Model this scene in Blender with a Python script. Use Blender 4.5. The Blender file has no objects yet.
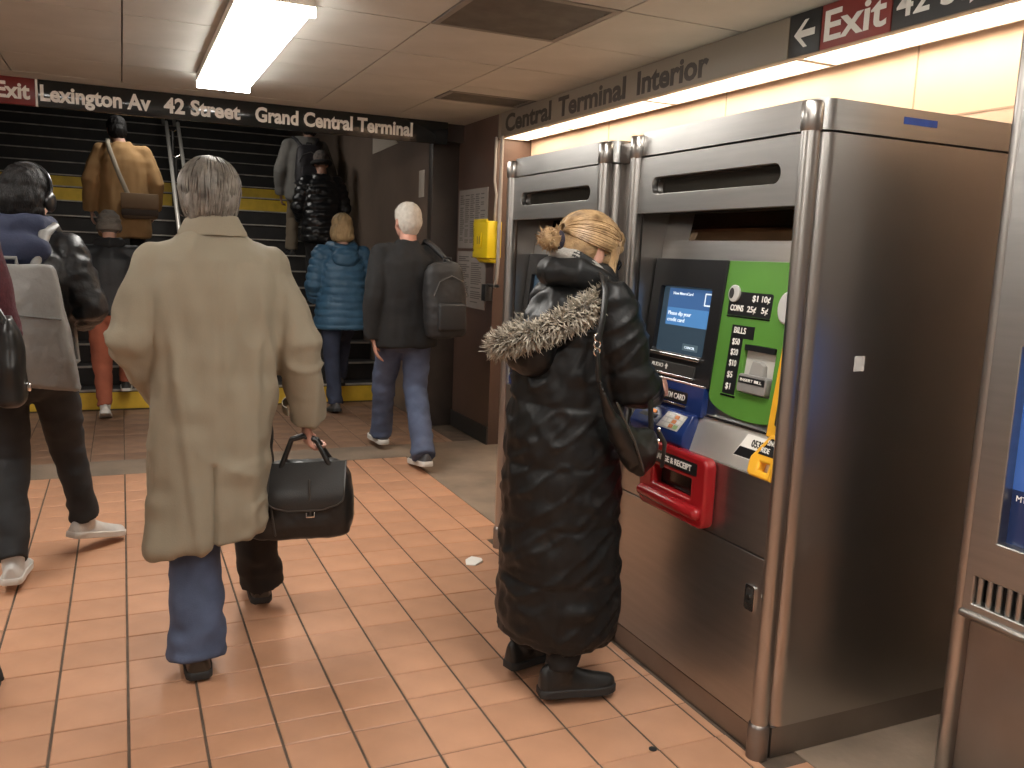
import bpy, bmesh, math, random
import numpy as np
from mathutils import Vector, Matrix
random.seed(7); np.random.seed(7)
SC = bpy.context.scene
COL = SC.collection

# ------------------------------------------------------------------ camera, world, exposure
F_PX, YAW, PITCH, ROLL, CAM_H = 858.5, 0.42803, 0.14861, 0.0394, 1.5
def camera():
    cd = bpy.data.cameras.new('camera'); co = bpy.data.objects.new('camera', cd); COL.objects.link(co)
    cd.sensor_width = 36.0; cd.lens = F_PX / 1024 * 36.0; cd.clip_start = 0.05; cd.clip_end = 100
    fw = Vector((math.sin(YAW)*math.cos(PITCH), math.cos(YAW)*math.cos(PITCH), -math.sin(PITCH)))
    r = Vector((math.cos(YAW), -math.sin(YAW), 0)); u = r.cross(fw)
    c, s = math.cos(ROLL), math.sin(ROLL)
    r, u = c*r + s*u, -s*r + c*u
    m = Matrix((( r.x, u.x, -fw.x, 0), (r.y, u.y, -fw.y, 0), (r.z, u.z, -fw.z, CAM_H), (0, 0, 0, 1)))
    co.matrix_world = m
    SC.camera = co
camera()
w = bpy.data.worlds.new('world'); SC.world = w; w.use_nodes = True
w.node_tree.nodes['Background'].inputs[0].default_value = (0.9, 0.85, 0.8, 1)
w.node_tree.nodes['Background'].inputs[1].default_value = 0.05
SC.view_settings.view_transform = 'Standard'; SC.view_settings.look = 'None'
SC.view_settings.gamma = 1.0; SC.view_settings.use_curve_mapping = False
SC.view_settings.exposure = 0.55
E_CEIL, E_STRIP = 17.0, 11.0          # lamp strengths
CEIL = 2.55

# ------------------------------------------------------------------ materials
MATS = {}
def mat(name, col, rough=0.6, metal=0.0, var=0.0, vscale=8.0, bump=0.0, bscale=60.0, stretch=(1,1,1),
        rvar=0.0, emit=None, estr=0.0, spec=0.5, sheen=0.0, objrand=0.0, col2=None, coat=0.0, detail=4.0):
    if name in MATS: return MATS[name]
    m = bpy.data.materials.new(name); m.use_nodes = True; MATS[name] = m
    nt = m.node_tree; N = nt.nodes; L = nt.links; b = N['Principled BSDF']
    c = (*col, 1)
    b.inputs['Base Color'].default_value = c; b.inputs['Roughness'].default_value = rough
    b.inputs['Metallic'].default_value = metal; b.inputs['Specular IOR Level'].default_value = spec
    if sheen: b.inputs['Sheen Weight'].default_value = sheen
    if coat: b.inputs['Coat Weight'].default_value = coat; b.inputs['Coat Roughness'].default_value = 0.15
    if emit: b.inputs['Emission Color'].default_value = (*emit, 1); b.inputs['Emission Strength'].default_value = estr
    if var or bump or rvar or col2:
        tc = N.new('ShaderNodeTexCoord'); mp = N.new('ShaderNodeMapping'); mp.inputs['Scale'].default_value = stretch
        L.new(tc.outputs['Object'], mp.inputs['Vector'])
    last = None
    if var or col2:
        n = N.new('ShaderNodeTexNoise'); n.inputs['Scale'].default_value = vscale; n.inputs['Detail'].default_value = detail
        L.new(mp.outputs[0], n.inputs['Vector'])
        r = N.new('ShaderNodeValToRGB'); L.new(n.outputs[0], r.inputs[0])
        c2 = col2 if col2 else tuple(min(1, x*(1+var)) for x in col)
        c1 = col if col2 else tuple(x*(1-var) for x in col)
        r.color_ramp.elements[0].position = 0.3; r.color_ramp.elements[1].position = 0.7
        r.color_ramp.elements[0].color = (*c1, 1); r.color_ramp.elements[1].color = (*c2, 1)
        last = r.outputs[0]; L.new(last, b.inputs['Base Color'])
    if objrand:
        oi = N.new('ShaderNodeObjectInfo'); mr = N.new('ShaderNodeMapRange')
        mr.inputs['To Min'].default_value = 1-objrand; mr.inputs['To Max'].default_value = 1+objrand
        L.new(oi.outputs['Random'], mr.inputs['Value'])
        mx = N.new('ShaderNodeHueSaturation'); mx.inputs['Color'].default_value = c
        if last: L.new(last, mx.inputs['Color'])
        L.new(mr.outputs[0], mx.inputs['Value']); L.new(mx.outputs[0], b.inputs['Base Color'])
    if bump or rvar:
        n2 = N.new('ShaderNodeTexNoise'); n2.inputs['Scale'].default_value = bscale; n2.inputs['Detail'].default_value = 3
        L.new(mp.outputs[0], n2.inputs['Vector'])
        if bump:
            bp = N.new('ShaderNodeBump'); bp.inputs['Strength'].default_value = bump; bp.inputs['Distance'].default_value = 0.01
            L.new(n2.outputs[0], bp.inputs['Height']); L.new(bp.outputs[0], b.inputs['Normal'])
        if rvar:
            mr2 = N.new('ShaderNodeMapRange'); mr2.inputs['To Min'].default_value = max(0.03, rough-rvar); mr2.inputs['To Max'].default_value = min(1, rough+rvar)
            L.new(n2.outputs[0], mr2.inputs['Value']); L.new(mr2.outputs[0], b.inputs['Roughness'])
    return m

STEEL = mat('brushed_steel', (0.42,0.41,0.395), 0.34, 1.0, var=0.06, vscale=3, bump=0.03, bscale=30, stretch=(1,1,14), rvar=0.06)
STEEL_V = mat('brushed_steel_upright', (0.44,0.42,0.40), 0.30, 1.0, var=0.05, vscale=2)
STEEL_D = mat('dull_steel', (0.30,0.27,0.25), 0.42, 1.0, var=0.15, vscale=3, rvar=0.08, bscale=8)
CHROME = mat('chrome', (0.75,0.74,0.72), 0.14, 1.0)
BLACKP = mat('black_plastic', (0.012,0.012,0.013), 0.28)
BLACKM = mat('matte_black', (0.012,0.012,0.012), 0.6)
DARKGLASS = mat('dark_glass', (0.02,0.018,0.015), 0.06, spec=0.8)
MIRROR = mat('bronze_mirror', (0.16,0.11,0.07), 0.08, 1.0, var=0.3, vscale=4)
GREEN = mat('green_panel', (0.085,0.235,0.035), 0.35, var=0.05)
BLUE = mat('blue_panel', (0.012,0.03,0.13), 0.25)
RED = mat('red_plastic', (0.30,0.012,0.015), 0.25, var=0.1, vscale=5)
YELLOW = mat('yellow_plastic', (0.80,0.42,0.03), 0.3)
WHITE_INK = mat('white_ink', (0.82,0.80,0.75), 0.6)
DARK_INK = mat('dark_ink', (0.045,0.04,0.036), 0.6)

# ------------------------------------------------------------------ mesh builder
class MB:
    def __init__(s): s.v = []; s.f = []
    def add(s, vs, fs):
        o = len(s.v); s.v += [tuple(p) for p in vs]; s.f += [tuple(i+o for i in f) for f in fs]
        return s
    def box(s, x0, x1, y0, y1, z0, z1):
        return s.add([(x0,y0,z0),(x1,y0,z0),(x1,y1,z0),(x0,y1,z0),(x0,y0,z1),(x1,y0,z1),(x1,y1,z1),(x0,y1,z1)],
                     [(0,3,2,1),(4,5,6,7),(0,1,5,4),(1,2,6,5),(2,3,7,6),(3,0,4,7)])
    def prism(s, poly, axis, a0, a1):
        # poly in the two other axes (order x,y,z without axis), extruded along axis
        n = len(poly); vs = []
        for a in (a0, a1):
            for p in poly:
                q = list(p); q.insert(axis, a); vs.append(q)
        fs = [tuple(range(n)), tuple(range(2*n-1, n-1, -1))] + [(i, i+n, (i+1)%n+n, (i+1)%n) for i in range(n)]
        return s.add(vs, fs)
    def rings(s, rings, caps=True):
        n = len(rings[0]); vs = [p for r in rings for p in r]; fs = []
        for k in range(len(rings)-1):
            for i in range(n):
                j = (i+1) % n
                fs.append((k*n+i, k*n+j, (k+1)*n+j, (k+1)*n+i))
        if caps: fs += [tuple(range(n-1, -1, -1)), tuple(range((len(rings)-1)*n, len(rings)*n))]
        return s.add(vs, fs)
    def tube(s, pts, rad, n=12, flat=None, round_ends=True):
        pts = [np.array(p, float) for p in pts]
        if not hasattr(rad, '__len__'): rad = [rad]*len(pts)
        rad = list(rad)
        if round_ends:
            d0 = pts[0]-pts[1]; d0 /= np.linalg.norm(d0)+1e-9; d1 = pts[-1]-pts[-2]; d1 /= np.linalg.norm(d1)+1e-9
            A = (0.95, 0.75, 0.4)
            pre = [(pts[0]+d0*rad[0]*a, rad[0]*math.sqrt(max(1-a*a, 0.02))) for a in A]
            post = [(pts[-1]+d1*rad[-1]*a, rad[-1]*math.sqrt(max(1-a*a, 0.02))) for a in reversed(A)]
            pts = [p for p, _ in pre]+pts+[p for p, _ in post]; rad = [r for _, r in pre]+rad+[r for _, r in post]
        m = len(pts); rr = []; prev = None
        for i in range(m):
            t = pts[min(i+1, m-1)]-pts[max(i-1, 0)]; t /= np.linalg.norm(t)+1e-9
            if prev is None:
                a = np.array((0, 0, 1.)) if abs(t[2]) < 0.9 else np.array((0, 1., 0)); u = np.cross(t, a)
            else: u = prev - t*(prev@t)
            u /= np.linalg.norm(u)+1e-9; prev = u; v = np.cross(t, u); ring = []
            for k in range(n):
                q = 2*math.pi*k/n; d = (u*math.cos(q)+v*math.sin(q))*rad[i]
                if flat is not None:
                    ax, fac = flat; ax = np.array(ax, float); ax /= np.linalg.norm(ax); d = d+ax*(d@ax)*(fac-1)
                ring.append(pts[i]+d)
            rr.append(ring)
        return s.rings(rr)
    def ell(s, c, r, n=14, m=9, R=None):
        c = np.array(c, float); vs = []; rr = []
        for k in range(1, m):
            th = math.pi*k/m; ring = []
            for i in range(n):
                ph = 2*math.pi*i/n
                p = np.array((r[0]*math.sin(th)*math.cos(ph), r[1]*math.sin(th)*math.sin(ph), -r[2]*math.cos(th)))
                if R is not None: p = R@p
                ring.append(c+p)
            rr.append(ring)
        return s.rings(rr)
    def hoops(s, rings, n=28, e=2.3):
        # rings: (z, cx, cy, rx, ry) horizontal superellipses
        rr = []
        for z, cx, cy, rx, ry in rings:
            ring = []
            for i in range(n):
                q = 2*math.pi*i/n; c, d = math.cos(q), math.sin(q)
                ring.append((cx+rx*math.copysign(abs(c)**(2/e), c), cy+ry*math.copysign(abs(d)**(2/e), d), z))
            rr.append(ring)
        return s.rings(rr)
    def lathe(s, prof, c=(0,0,0), n=20, axis=2):
        rr = []
        for r, h in prof:
            ring = []
            for i in range(n):
                q = 2*math.pi*i/n; p = [r*math.cos(q), r*math.sin(q), h]
                if axis == 0: p = [h, p[0], p[1]]
                elif axis == 1: p = [p[1], h, p[0]]
                ring.append((p[0]+c[0], p[1]+c[1], p[2]+c[2]))
            rr.append(ring)
        return s.rings(rr)
    def mesh(s, name='m', off=(0,0,0)):
        me = bpy.data.meshes.new(name)
        me.from_pydata([(a-off[0], b-off[1], c-off[2]) for a, b, c in s.v], [], s.f); me.update()
        bm = bmesh.new(); bm.from_mesh(me); bmesh.ops.recalc_face_normals(bm, faces=bm.faces); bm.to_mesh(me); bm.free()
        return me
    def build(s, name, m, parent=None, label=None, bevel=0, seg=2, smooth=None, world=True):
        off = tuple(origin_of(parent)) if (parent is not None and world) else (0, 0, 0)
        me = s.mesh(name, off)
        if bevel:
            bm = bmesh.new(); bm.from_mesh(me)
            bmesh.ops.bevel(bm, geom=bm.edges[:], offset=bevel, segments=seg, profile=0.5, affect='EDGES', clamp_overlap=True)
            bm.to_mesh(me); bm.free()
        return link(name, me, m, parent, label, smooth)

def origin_of(o):
    v = Vector((0, 0, 0))
    while o is not None: v += o.location; o = o.parent
    return v
def shade(me, ang=40):
    me.shade_smooth()
    try: me.set_sharp_from_angle(angle=math.radians(ang))
    except Exception: pass
def link(name, me, m, parent=None, label=None, smooth=None):
    o = bpy.data.objects.new(name, me); COL.objects.link(o)
    me.materials.clear(); me.materials.append(m)
    if smooth is None: smooth = 40
    if smooth: shade(me, smooth)
    if parent is not None: o.parent = parent
    if label: o['label'] = label
    return o
def thing(name, label, cat, loc=(0,0,0), rz=0, group=None):
    o = bpy.data.objects.new(name, None); COL.objects.link(o); o.empty_display_size = 0.1
    o.location = loc; o.rotation_euler = (0, 0, rz); o['label'] = label; o['category'] = cat
    if group: o['group'] = group
    return o
def tag(o, label, cat, group=None):
    o['label'] = label; o['category'] = cat
    if group: o['group'] = group
    return o
def struct(o, label=None):
    o['kind'] = 'structure'
    if label: o['label'] = label
    return o
def copy_tree(o, parent=None):
    c = o.copy(); COL.objects.link(c)
    if parent is not None: c.parent = parent
    for ch in list(o.children): copy_tree(ch, c)
    return c
def eval_mesh(obj):
    dg = bpy.context.evaluated_depsgraph_get()
    me = bpy.data.meshes.new_from_object(obj.evaluated_get(dg)); return me
def flat_to(me, org, right, up, sx=1, sy=1, off=(0,0,0), dz=0.0):
    right = Vector(right).normalized(); up = Vector(up).normalized(); nn = right.cross(up)
    org = Vector(org)
    for v in me.vertices:
        x, y, z = v.co; p = org+right*(x*sx)+up*(y*sy)+nn*(z+dz)
        v.co = p-Vector(off)
    me.update()
def text(parent, s, org, right, up, m, h=0.1, width=None, bold=0.0, name='lettering', align='L', ext=0.0006):
    """flat lettering; h = cap height, width = total width if given"""
    cu = bpy.data.curves.new('t', 'FONT'); cu.body = s; cu.size = 1.0; cu.offset = bold; cu.extrude = ext; cu.resolution_u = 3
    o = bpy.data.objects.new('t', cu); COL.objects.link(o); me = eval_mesh(o); bpy.data.objects.remove(o); bpy.data.curves.remove(cu)
    xs = [v.co.x for v in me.vertices]; x0, x1 = min(xs), max(xs)
    for v in me.vertices: v.co.x -= x0 if align == 'L' else (x0+x1)/2
    k = h/0.70; sx = width/(x1-x0) if width else k
    off = origin_of(parent) if parent is not None else (0,0,0)
    flat_to(me, org, right, up, sx, k, off, dz=ext)
    return link(name, me, m, parent, None, False)
def plate(parent, name, m, org, right, up, outlines, thick, bevel=0.0, label=None, dz=0.0, smooth=30):
    """flat plate from 2D outlines (first outer, others holes), thickness outward along right x up"""
    cu = bpy.data.curves.new('p', 'CURVE'); cu.dimensions = '2D'; cu.fill_mode = 'BOTH'
    cu.extrude = max(thick/2-bevel, 0.00005); cu.bevel_depth = bevel; cu.bevel_resolution = 2
    for ol in outlines:
        sp = cu.splines.new('POLY'); sp.points.add(len(ol)-1); sp.use_cyclic_u = True
        for p, q in zip(sp.points, ol): p.co = (q[0], q[1], 0, 1)
    o = bpy.data.objects.new('p', cu); COL.objects.link(o); me = eval_mesh(o); bpy.data.objects.remove(o); bpy.data.curves.remove(cu)
    off = origin_of(parent) if parent is not None else (0,0,0)
    flat_to(me, org, right, up, 1, 1, off, dz=thick/2+dz)
    return link(name, me, m, parent, label, smooth)
def rrect(x0, y0, x1, y1, r, n=5):
    if x0 > x1: x0, x1 = x1, x0
    if y0 > y1: y0, y1 = y1, y0
    r = min(r, (x1-x0)/2-1e-5, (y1-y0)/2-1e-5); out = []
    for cx, cy, a in ((x1-r, y1-r, 0), (x0+r, y1-r, 90), (x0+r, y0+r, 180), (x1-r, y0+r, 270)):
        for k in range(n+1):
            q = math.radians(a+90*k/n); out.append((cx+r*math.cos(q), cy+r*math.sin(q)))
    return out
def circ(cx, cy, r, n=20, ry=None):
    return [(cx+r*math.cos(2*math.pi*k/n), cy+(ry or r)*math.sin(2*math.pi*k/n)) for k in range(n)]

# ------------------------------------------------------------------ the room
def lamp_mat(name, col, s): return mat(name, (0.9,0.88,0.85), 0.5, emit=col, estr=s)
TUBE_M = lamp_mat('lit_diffuser', (1.0,0.965,0.90), E_CEIL)
STRIP_M = lamp_mat('lit_strip', (1.0,0.88,0.72), E_STRIP)
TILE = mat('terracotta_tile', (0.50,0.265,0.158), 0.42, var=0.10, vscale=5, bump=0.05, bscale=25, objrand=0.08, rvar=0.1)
GROUT = mat('grout', (0.10,0.07,0.05), 0.9, var=0.3, vscale=12)
CONC = mat('worn_concrete', (0.22,0.165,0.12), 0.8, var=0.25, vscale=3, bump=0.2, bscale=40)
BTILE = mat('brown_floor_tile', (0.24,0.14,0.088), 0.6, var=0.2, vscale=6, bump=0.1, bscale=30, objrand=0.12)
PANEL_C = mat('ceiling_panel', (0.47,0.465,0.425), 0.85, var=0.06, vscale=4, bump=0.05, bscale=90, objrand=0.04)
WALLB = mat('brown_wall_panel', (0.105,0.065,0.050), 0.38, var=0.15, vscale=2.5, bump=0.03, bscale=12)
WALLD = mat('dark_brown_frame', (0.045,0.035,0.03), 0.45, var=0.15)
WALLT = mat('stair_wall_tile', (0.17,0.125,0.098), 0.5, var=0.15, vscale=2)
BAYW = mat('cream_bay_wall', (0.72,0.50,0.36), 0.5, var=0.06, vscale=2)

def floor():
    b = MB(); b.box(-3.2, 1.88, -2.5, 5.95, -0.12, -0.004)
    f = struct(b.build('floor', GROUT), 'terracotta quarry tile floor with dark grout')
    P = 0.2145; X0 = -0.018
    cols = [X0+P*k for k in range(-14, 9)]             # up to 1.698
    xs = [(cols[i], cols[i+1]) for i in range(len(cols)-1)]
    ys = [(2.04,2.256),(2.256,2.47),(2.47,2.603),(2.603,2.78)]
    y = 2.78
    while y < 5.9: ys.append((y, min(y+0.2113, 5.95))); y += 0.2113
    y = 2.04
    while y > -2.4: ys.append((y-0.2145, y)); y -= 0.2145
    gx, gy = 0.0042, 0.0026; cache = {}; rest = MB(); n = 0
    def tile_mesh(w, d):
        k = (round(w, 3), round(d, 3))
        if k not in cache:
            q = MB(); e = 0.0025
            q.rings([[(-w/2,-d/2,-0.012),(w/2,-d/2,-0.012),(w/2,d/2,-0.012),(-w/2,d/2,-0.012)],
                     [(-w/2,-d/2,-0.0022),(w/2,-d/2,-0.0022),(w/2,d/2,-0.0022),(-w/2,d/2,-0.0022)],
                     [(-w/2+e,-d/2+e,0),(w/2-e,-d/2+e,0),(w/2-e,d/2-e,0),(-w/2+e,d/2-e,0)]])
            cache[k] = q.mesh('tile'); cache[k].materials.append(TILE)
        return cache[k]
    for (y0, y1) in ys:
        row = list(xs)
        row.append((1.698, 1.88) if y0 > 4.0 else ((1.698, 1.737) if y0 > 1.8 else (1.698, 1.88)))
        for (x0, x1) in row:
            wx, wy = x1-x0-2*gx, y1-y0-2*gy
            vis = y0 > 1.85 and x0 > -0.105*y0-0.45
            if vis:
                o = bpy.data.objects.new('tile', tile_mesh(wx, wy)); COL.objects.link(o); o.parent = f
                o.location = ((x0+x1)/2, (y0+y1)/2, random.uniform(-0.0006, 0.0004)); n += 1
            else: rest.box(x0+gx, x1-gx, y0+gy, y1-gy, -0.012, 0)
    r = rest.build('tile_field', TILE, f); r['kind'] = 'stuff'
    print('tiles', n)
    # worn concrete aisle to the right and in front of the stairs
    b = MB(); b.box(1.88, 3.0, 4.0, 6.35, -0.12, 0.0); b.box(-3.2, 1.88, 5.95, 6.35, -0.12, 0.0)
    b.box(1.88, 3.0, -2.5, 4.0, -0.12, 0.0)
    struct(b.build('floor', CONC), 'worn grey-brown concrete floor strip beside the tiles')
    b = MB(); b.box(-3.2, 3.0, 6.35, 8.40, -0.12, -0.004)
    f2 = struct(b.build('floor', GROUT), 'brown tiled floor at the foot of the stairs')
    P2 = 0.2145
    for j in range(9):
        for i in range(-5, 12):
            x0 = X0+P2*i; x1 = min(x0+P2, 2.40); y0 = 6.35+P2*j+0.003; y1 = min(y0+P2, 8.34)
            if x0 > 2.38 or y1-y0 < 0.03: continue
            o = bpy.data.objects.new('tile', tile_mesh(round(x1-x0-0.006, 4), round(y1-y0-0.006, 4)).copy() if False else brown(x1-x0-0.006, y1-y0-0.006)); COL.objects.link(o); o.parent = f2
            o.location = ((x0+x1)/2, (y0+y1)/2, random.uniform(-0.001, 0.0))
_bc = {}
def brown(w, d):
    k = (round(w, 3), round(d, 3))
    if k not in _bc:
        q = MB(); e = 0.002
        q.rings([[(-w/2,-d/2,-0.012),(w/2,-d/2,-0.012),(w/2,d/2,-0.012),(-w/2,d/2,-0.012)],
                 [(-w/2,-d/2,-0.002),(w/2,-d/2,-0.002),(w/2,d/2,-0.002),(-w/2,d/2,-0.002)],
                 [(-w/2+e,-d/2+e,0),(w/2-e,-d/2+e,0),(w/2-e,d/2-e,0),(-w/2+e,d/2-e,0)]])
        _bc[k] = q.mesh('tile'); _bc[k].materials.append(BTILE)
    return _bc[k]
floor()

def ceiling():
    b = MB(); b.box(-3.2, 3.0, -2.5, 6.95, CEIL+0.012, CEIL+0.12)
    c = struct(b.build('ceiling', WALLD), 'suspended ceiling of large beige panels')
    P = 0.65; holes = [(1.33, 3.34)]
    me = None
    q = MB(); g = 0.004; q.box(g, P-g, g, P-g, 0, 0.014); me = q.mesh('panel'); me.materials.append(PANEL_C)
    for i in range(-8, 2):
        for j in range(-9, 6):
            x, y = 1.98+P*i, 3.34+P*j
            if abs(x-1.33) < 0.01 and abs(y-3.34) < 0.01: continue
            if x > 1.9 and 5.2 < y < 5.4: continue
            if y > 6.3:
                continue
            o = bpy.data.objects.new('ceiling_panel', me); COL.objects.link(o); o.parent = c; o.location = (x, y, CEIL-0.002+random.uniform(0, 0.002))
    q = MB()
    q.box(-3.2, 3.0, 6.595, 6.95, CEIL-0.001, CEIL+0.013); q.build('ceiling_panel', PANEL_C, c)
    q = MB(); q.box(1.984, 2.62, 5.294, 5.50, CEIL-0.001, CEIL+0.013); q.box(1.984, 2.62, 5.84, 5.936, CEIL-0.001, CEIL+0.013); q.build('ceiling_panel', PANEL_C, c)
    # open vents
    VENT = mat('vent_grey', (0.10,0.095,0.085), 0.6, var=0.2)
    for (x0, x1, y0, y1, lab) in ((1.335, 1.975, 3.345, 3.985, 'square dark ceiling vent above the ticket machines'), (1.99, 2.60, 5.505, 5.835, 'narrow dark ceiling vent near the stair sign')):
        t = thing('ceiling_vent', lab, 'vent', ((x0+x1)/2, (y0+y1)/2, CEIL), group='ceiling vents')
        f = MB(); e = 0.03
        f.box(x0, x1, y0, y0+e, CEIL-0.004, CEIL+0.01); f.box(x0, x1, y1-e, y1, CEIL-0.004, CEIL+0.01)
        f.box(x0, x0+e, y0+e, y1-e, CEIL-0.004, CEIL+0.01); f.box(x1-e, x1, y0+e, y1-e, CEIL-0.004, CEIL+0.01)
        f.build('frame', mat('vent_frame', (0.20,0.185,0.165), 0.6), t)
        f = MB(); f.box(x0+e, x1-e, y0+e, y1-e, CEIL+0.006, CEIL+0.011); f.build('backing', BLACKM, t)
        k = int((y1-y0-2*e)/0.045)
        for i in range(k):
            yy = y0+e+(i+0.5)*(y1-y0-2*e)/k
            f = MB(); f.add([(x0+e,yy-0.016,CEIL+0.005),(x1-e,yy-0.016,CEIL+0.005),(x1-e,yy+0.014,CEIL-0.004),(x0+e,yy+0.014,CEIL-0.004),
                             (x0+e,yy-0.016,CEIL+0.0065),(x1-e,yy-0.016,CEIL+0.0065),(x1-e,yy+0.014,CEIL-0.0025),(x0+e,yy+0.014,CEIL-0.0025)],
                            [(0,1,2,3),(7,6,5,4),(0,4,5,1),(1,5,6,2),(2,6,7,3),(3,7,4,0)])
            f.build('slat', VENT, t)
ceiling()

def walls():
    T = 0.12
    b = MB(); b.box(2.62, 2.62+T, 6.17, 7.10, 0, CEIL); struct(b.build('wall_right', WALLB), 'dark brown wall panel behind the yellow call box')
    b = MB(); b.box(2.90, 3.02, -2.5, 6.17, 0, CEIL); bw = struct(b.build('wall_bay', BAYW), 'brightly lit cream wall behind the ticket machines')
    b = MB()
    for y in (5.0, 3.8, 2.6, 1.4, 0.2): b.box(2.8975, 2.9005, y-0.003, y+0.003, 0.1, CEIL)
    b.box(2.8975, 2.9005, -2.4, 6.16, 2.09, 2.096); b.build('seam', mat('bay_seam', (0.45,0.30,0.21), 0.7), bw)
    b = MB(); b.box(2.74, 2.90, 6.17, 6.29, 0, CEIL); struct(b.build('wall_return', WALLB), 'short dark return wall at the end of the machine bay')
    b = MB(); b.box(2.605, 2.62, 6.17, 7.03, 0.0, 0.14); struct(b.build('baseboard_right', mat('dark_base', (0.03,0.027,0.025), 0.6)), 'dark baseboard under the notices')
    # frame post of the stair opening and header
    b = MB(); b.box(2.385, 2.62, 6.99, 7.10, 0, CEIL); struct(b.build('trim_1', WALLD, bevel=0.004), 'dark post framing the stair opening')
    b = MB(); b.box(-3.2, 2.62, 6.89, 6.99, 2.41, CEIL); struct(b.build('trim_2', WALLD), 'dark header beam over the stair opening')
    b = MB(); b.box(2.40, 2.52, 7.10, 17.0, 0, 5.6); struct(b.build('wall_stairs_right', WALLT), 'brown wall along the right of the stairs')
    b = MB(); b.box(-2.6, -2.48, 7.0, 17.0, 0, 5.6); struct(b.build('wall_stairs_left', WALLT), 'dark wall along the left of the stairs')
    b = MB(); b.box(-2.6, 2.52, 17.0, 17.12, 0, 5.6); struct(b.build('wall_stairs_top', WALLD), 'dark wall at the top of the stairs')
    b = MB(); b.add([(-2.6,6.99,CEIL),(2.52,6.99,CEIL),(2.52,17,5.5),(-2.6,17,5.5),(-2.6,6.99,CEIL+.1),(2.52,6.99,CEIL+.1),(2.52,17,5.6),(-2.6,17,5.6)],
                    [(3,2,1,0),(4,5,6,7),(0,1,5,4),(1,2,6,5),(2,3,7,6),(3,0,4,7)])
    struct(b.build('ceiling_stairs', WALLD), 'dark sloping ceiling above the stairs')
    b = MB(); b.box(-3.32, -3.2, -2.5, 7.0, 0, CEIL); struct(b.build('wall_left', mat('pale_wall_tile', (0.36,0.35,0.33), 0.4, var=0.1)), 'pale tiled wall on the far left of the hall')
    b = MB(); b.box(-3.2, -2.48, 6.88, 7.0, 0, 2.41); struct(b.build('wall_back', WALLB), 'brown wall left of the stair opening')
    b = MB(); b.box(-3.2, 2.90, -2.62, -2.5, 0, CEIL); struct(b.build('wall_front', mat('pale_wall_tile', (0.36,0.35,0.33), 0.4, var=0.1)), 'pale tiled wall behind the viewer')
    # soffit with the overhead sign
    b = MB(); b.box(2.62, 2.645, -2.5, 6.17, 2.372, CEIL); struct(b.build('trim_3', mat('soffit_panel', (0.27,0.225,0.175), 0.5, var=0.08)), 'tan soffit board above the ticket machines')
walls()

def strip_lights():
    # louvred troffers under the soffit, one behind another
    ends = [(6.16,5.42),(5.41,4.21),(4.20,3.01),(3.0,1.80),(1.79,0.59),(0.58,-0.62)]
    labs = ['last short louvred strip light nearest the call box', 'louvred strip light above the far ticket machine, second from the call box',
            'louvred strip light under the word Interior', 'louvred strip light under the red Exit panel', 'louvred strip light right of the Exit panel',
            'louvred strip light at the near end of the soffit']
    for k, ((y1, y0), lab) in enumerate(zip(ends, labs)):
        t = thing('strip_light', lab, 'light', (2.76, (y0+y1)/2, 2.372), group='strip lights under the soffit')
        b = MB(); x0, x1, z0, z1 = 2.646, 2.862, 2.372, 2.45
        b.box(x0, x0+0.012, y0, y1, z0, z1); b.box(x1-0.012, x1, y0, y1, z0, z1)
        b.box(x0+0.012, x1-0.012, y0, y0+0.014, z0, z1); b.box(x0+0.012, x1-0.012, y1-0.014, y1, z0, z1)
        b.box(x0, x1, y0, y1, z1, z1+0.01)
        b.build('housing', mat('white_enamel', (0.62,0.56,0.48), 0.5), t)
        b = MB(); b.box(x0+0.014, x1-0.014, y0+0.016, y1-0.016, z1-0.03, z1-0.002); b.build('diffuser', STRIP_M, t)
        n = max(4, int((y1-y0)/0.12))
        for i in range(1, n):
            yy = y0+(y1-y0)*i/n
            b = MB(); b.box(x0+0.013, x1-0.013, yy-0.002, yy+0.002, z0+0.002, z1-0.034); b.build('louvre_blade', mat('louvre', (0.75,0.68,0.58), 0.4), t)
strip_lights()

def ceiling_lamp(x, y, L, W, label):
    t = thing('ceiling_light', label, 'light', (x, y, CEIL), group='fluorescent ceiling lights')
    b = MB(); b.box(x-W/2-0.01, x+W/2+0.01, y-L/2-0.01, y+L/2+0.01, CEIL-0.045, CEIL-0.003)
    b.build('housing', mat('white_enamel', (0.62,0.56,0.48), 0.5), t)
    prof = [(-W/2, 0.0), (-W/2+0.006,-0.028), (-W/4-0.02,-0.04), (-0.012,-0.034), (0,-0.026), (0.012,-0.034), (W/4+0.02,-0.04), (W/2-0.006,-0.028), (W/2, 0.0)]
    b = MB(); b.prism([(x+p, CEIL-0.0455+q) for p, q in prof], 1, y-L/2, y+L/2); b.build('diffuser', TUBE_M, t)
    for s in (-1, 1):
        yy = y+s*(L/2+0.006)
        b = MB(); b.box(x-W/2-0.01, x+W/2+0.01, yy-0.005, yy+0.005, CEIL-0.087, CEIL-0.046); b.build('end_cap', TUBE_M, t)
ceiling_lamp(0.615, 4.89, 2.06, 0.30, 'bright double-tube ceiling light in front of the stair sign')
ceiling_lamp(1.15, 1.15, 2.1, 0.30, 'ceiling light over the near tiles, above the viewer')
ceiling_lamp(-1.6, 3.4, 2.1, 0.30, 'ceiling light on the left side of the hall')
ceiling_lamp(-1.6, -0.6, 2.1, 0.30, 'ceiling light on the left behind the viewer')

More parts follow.
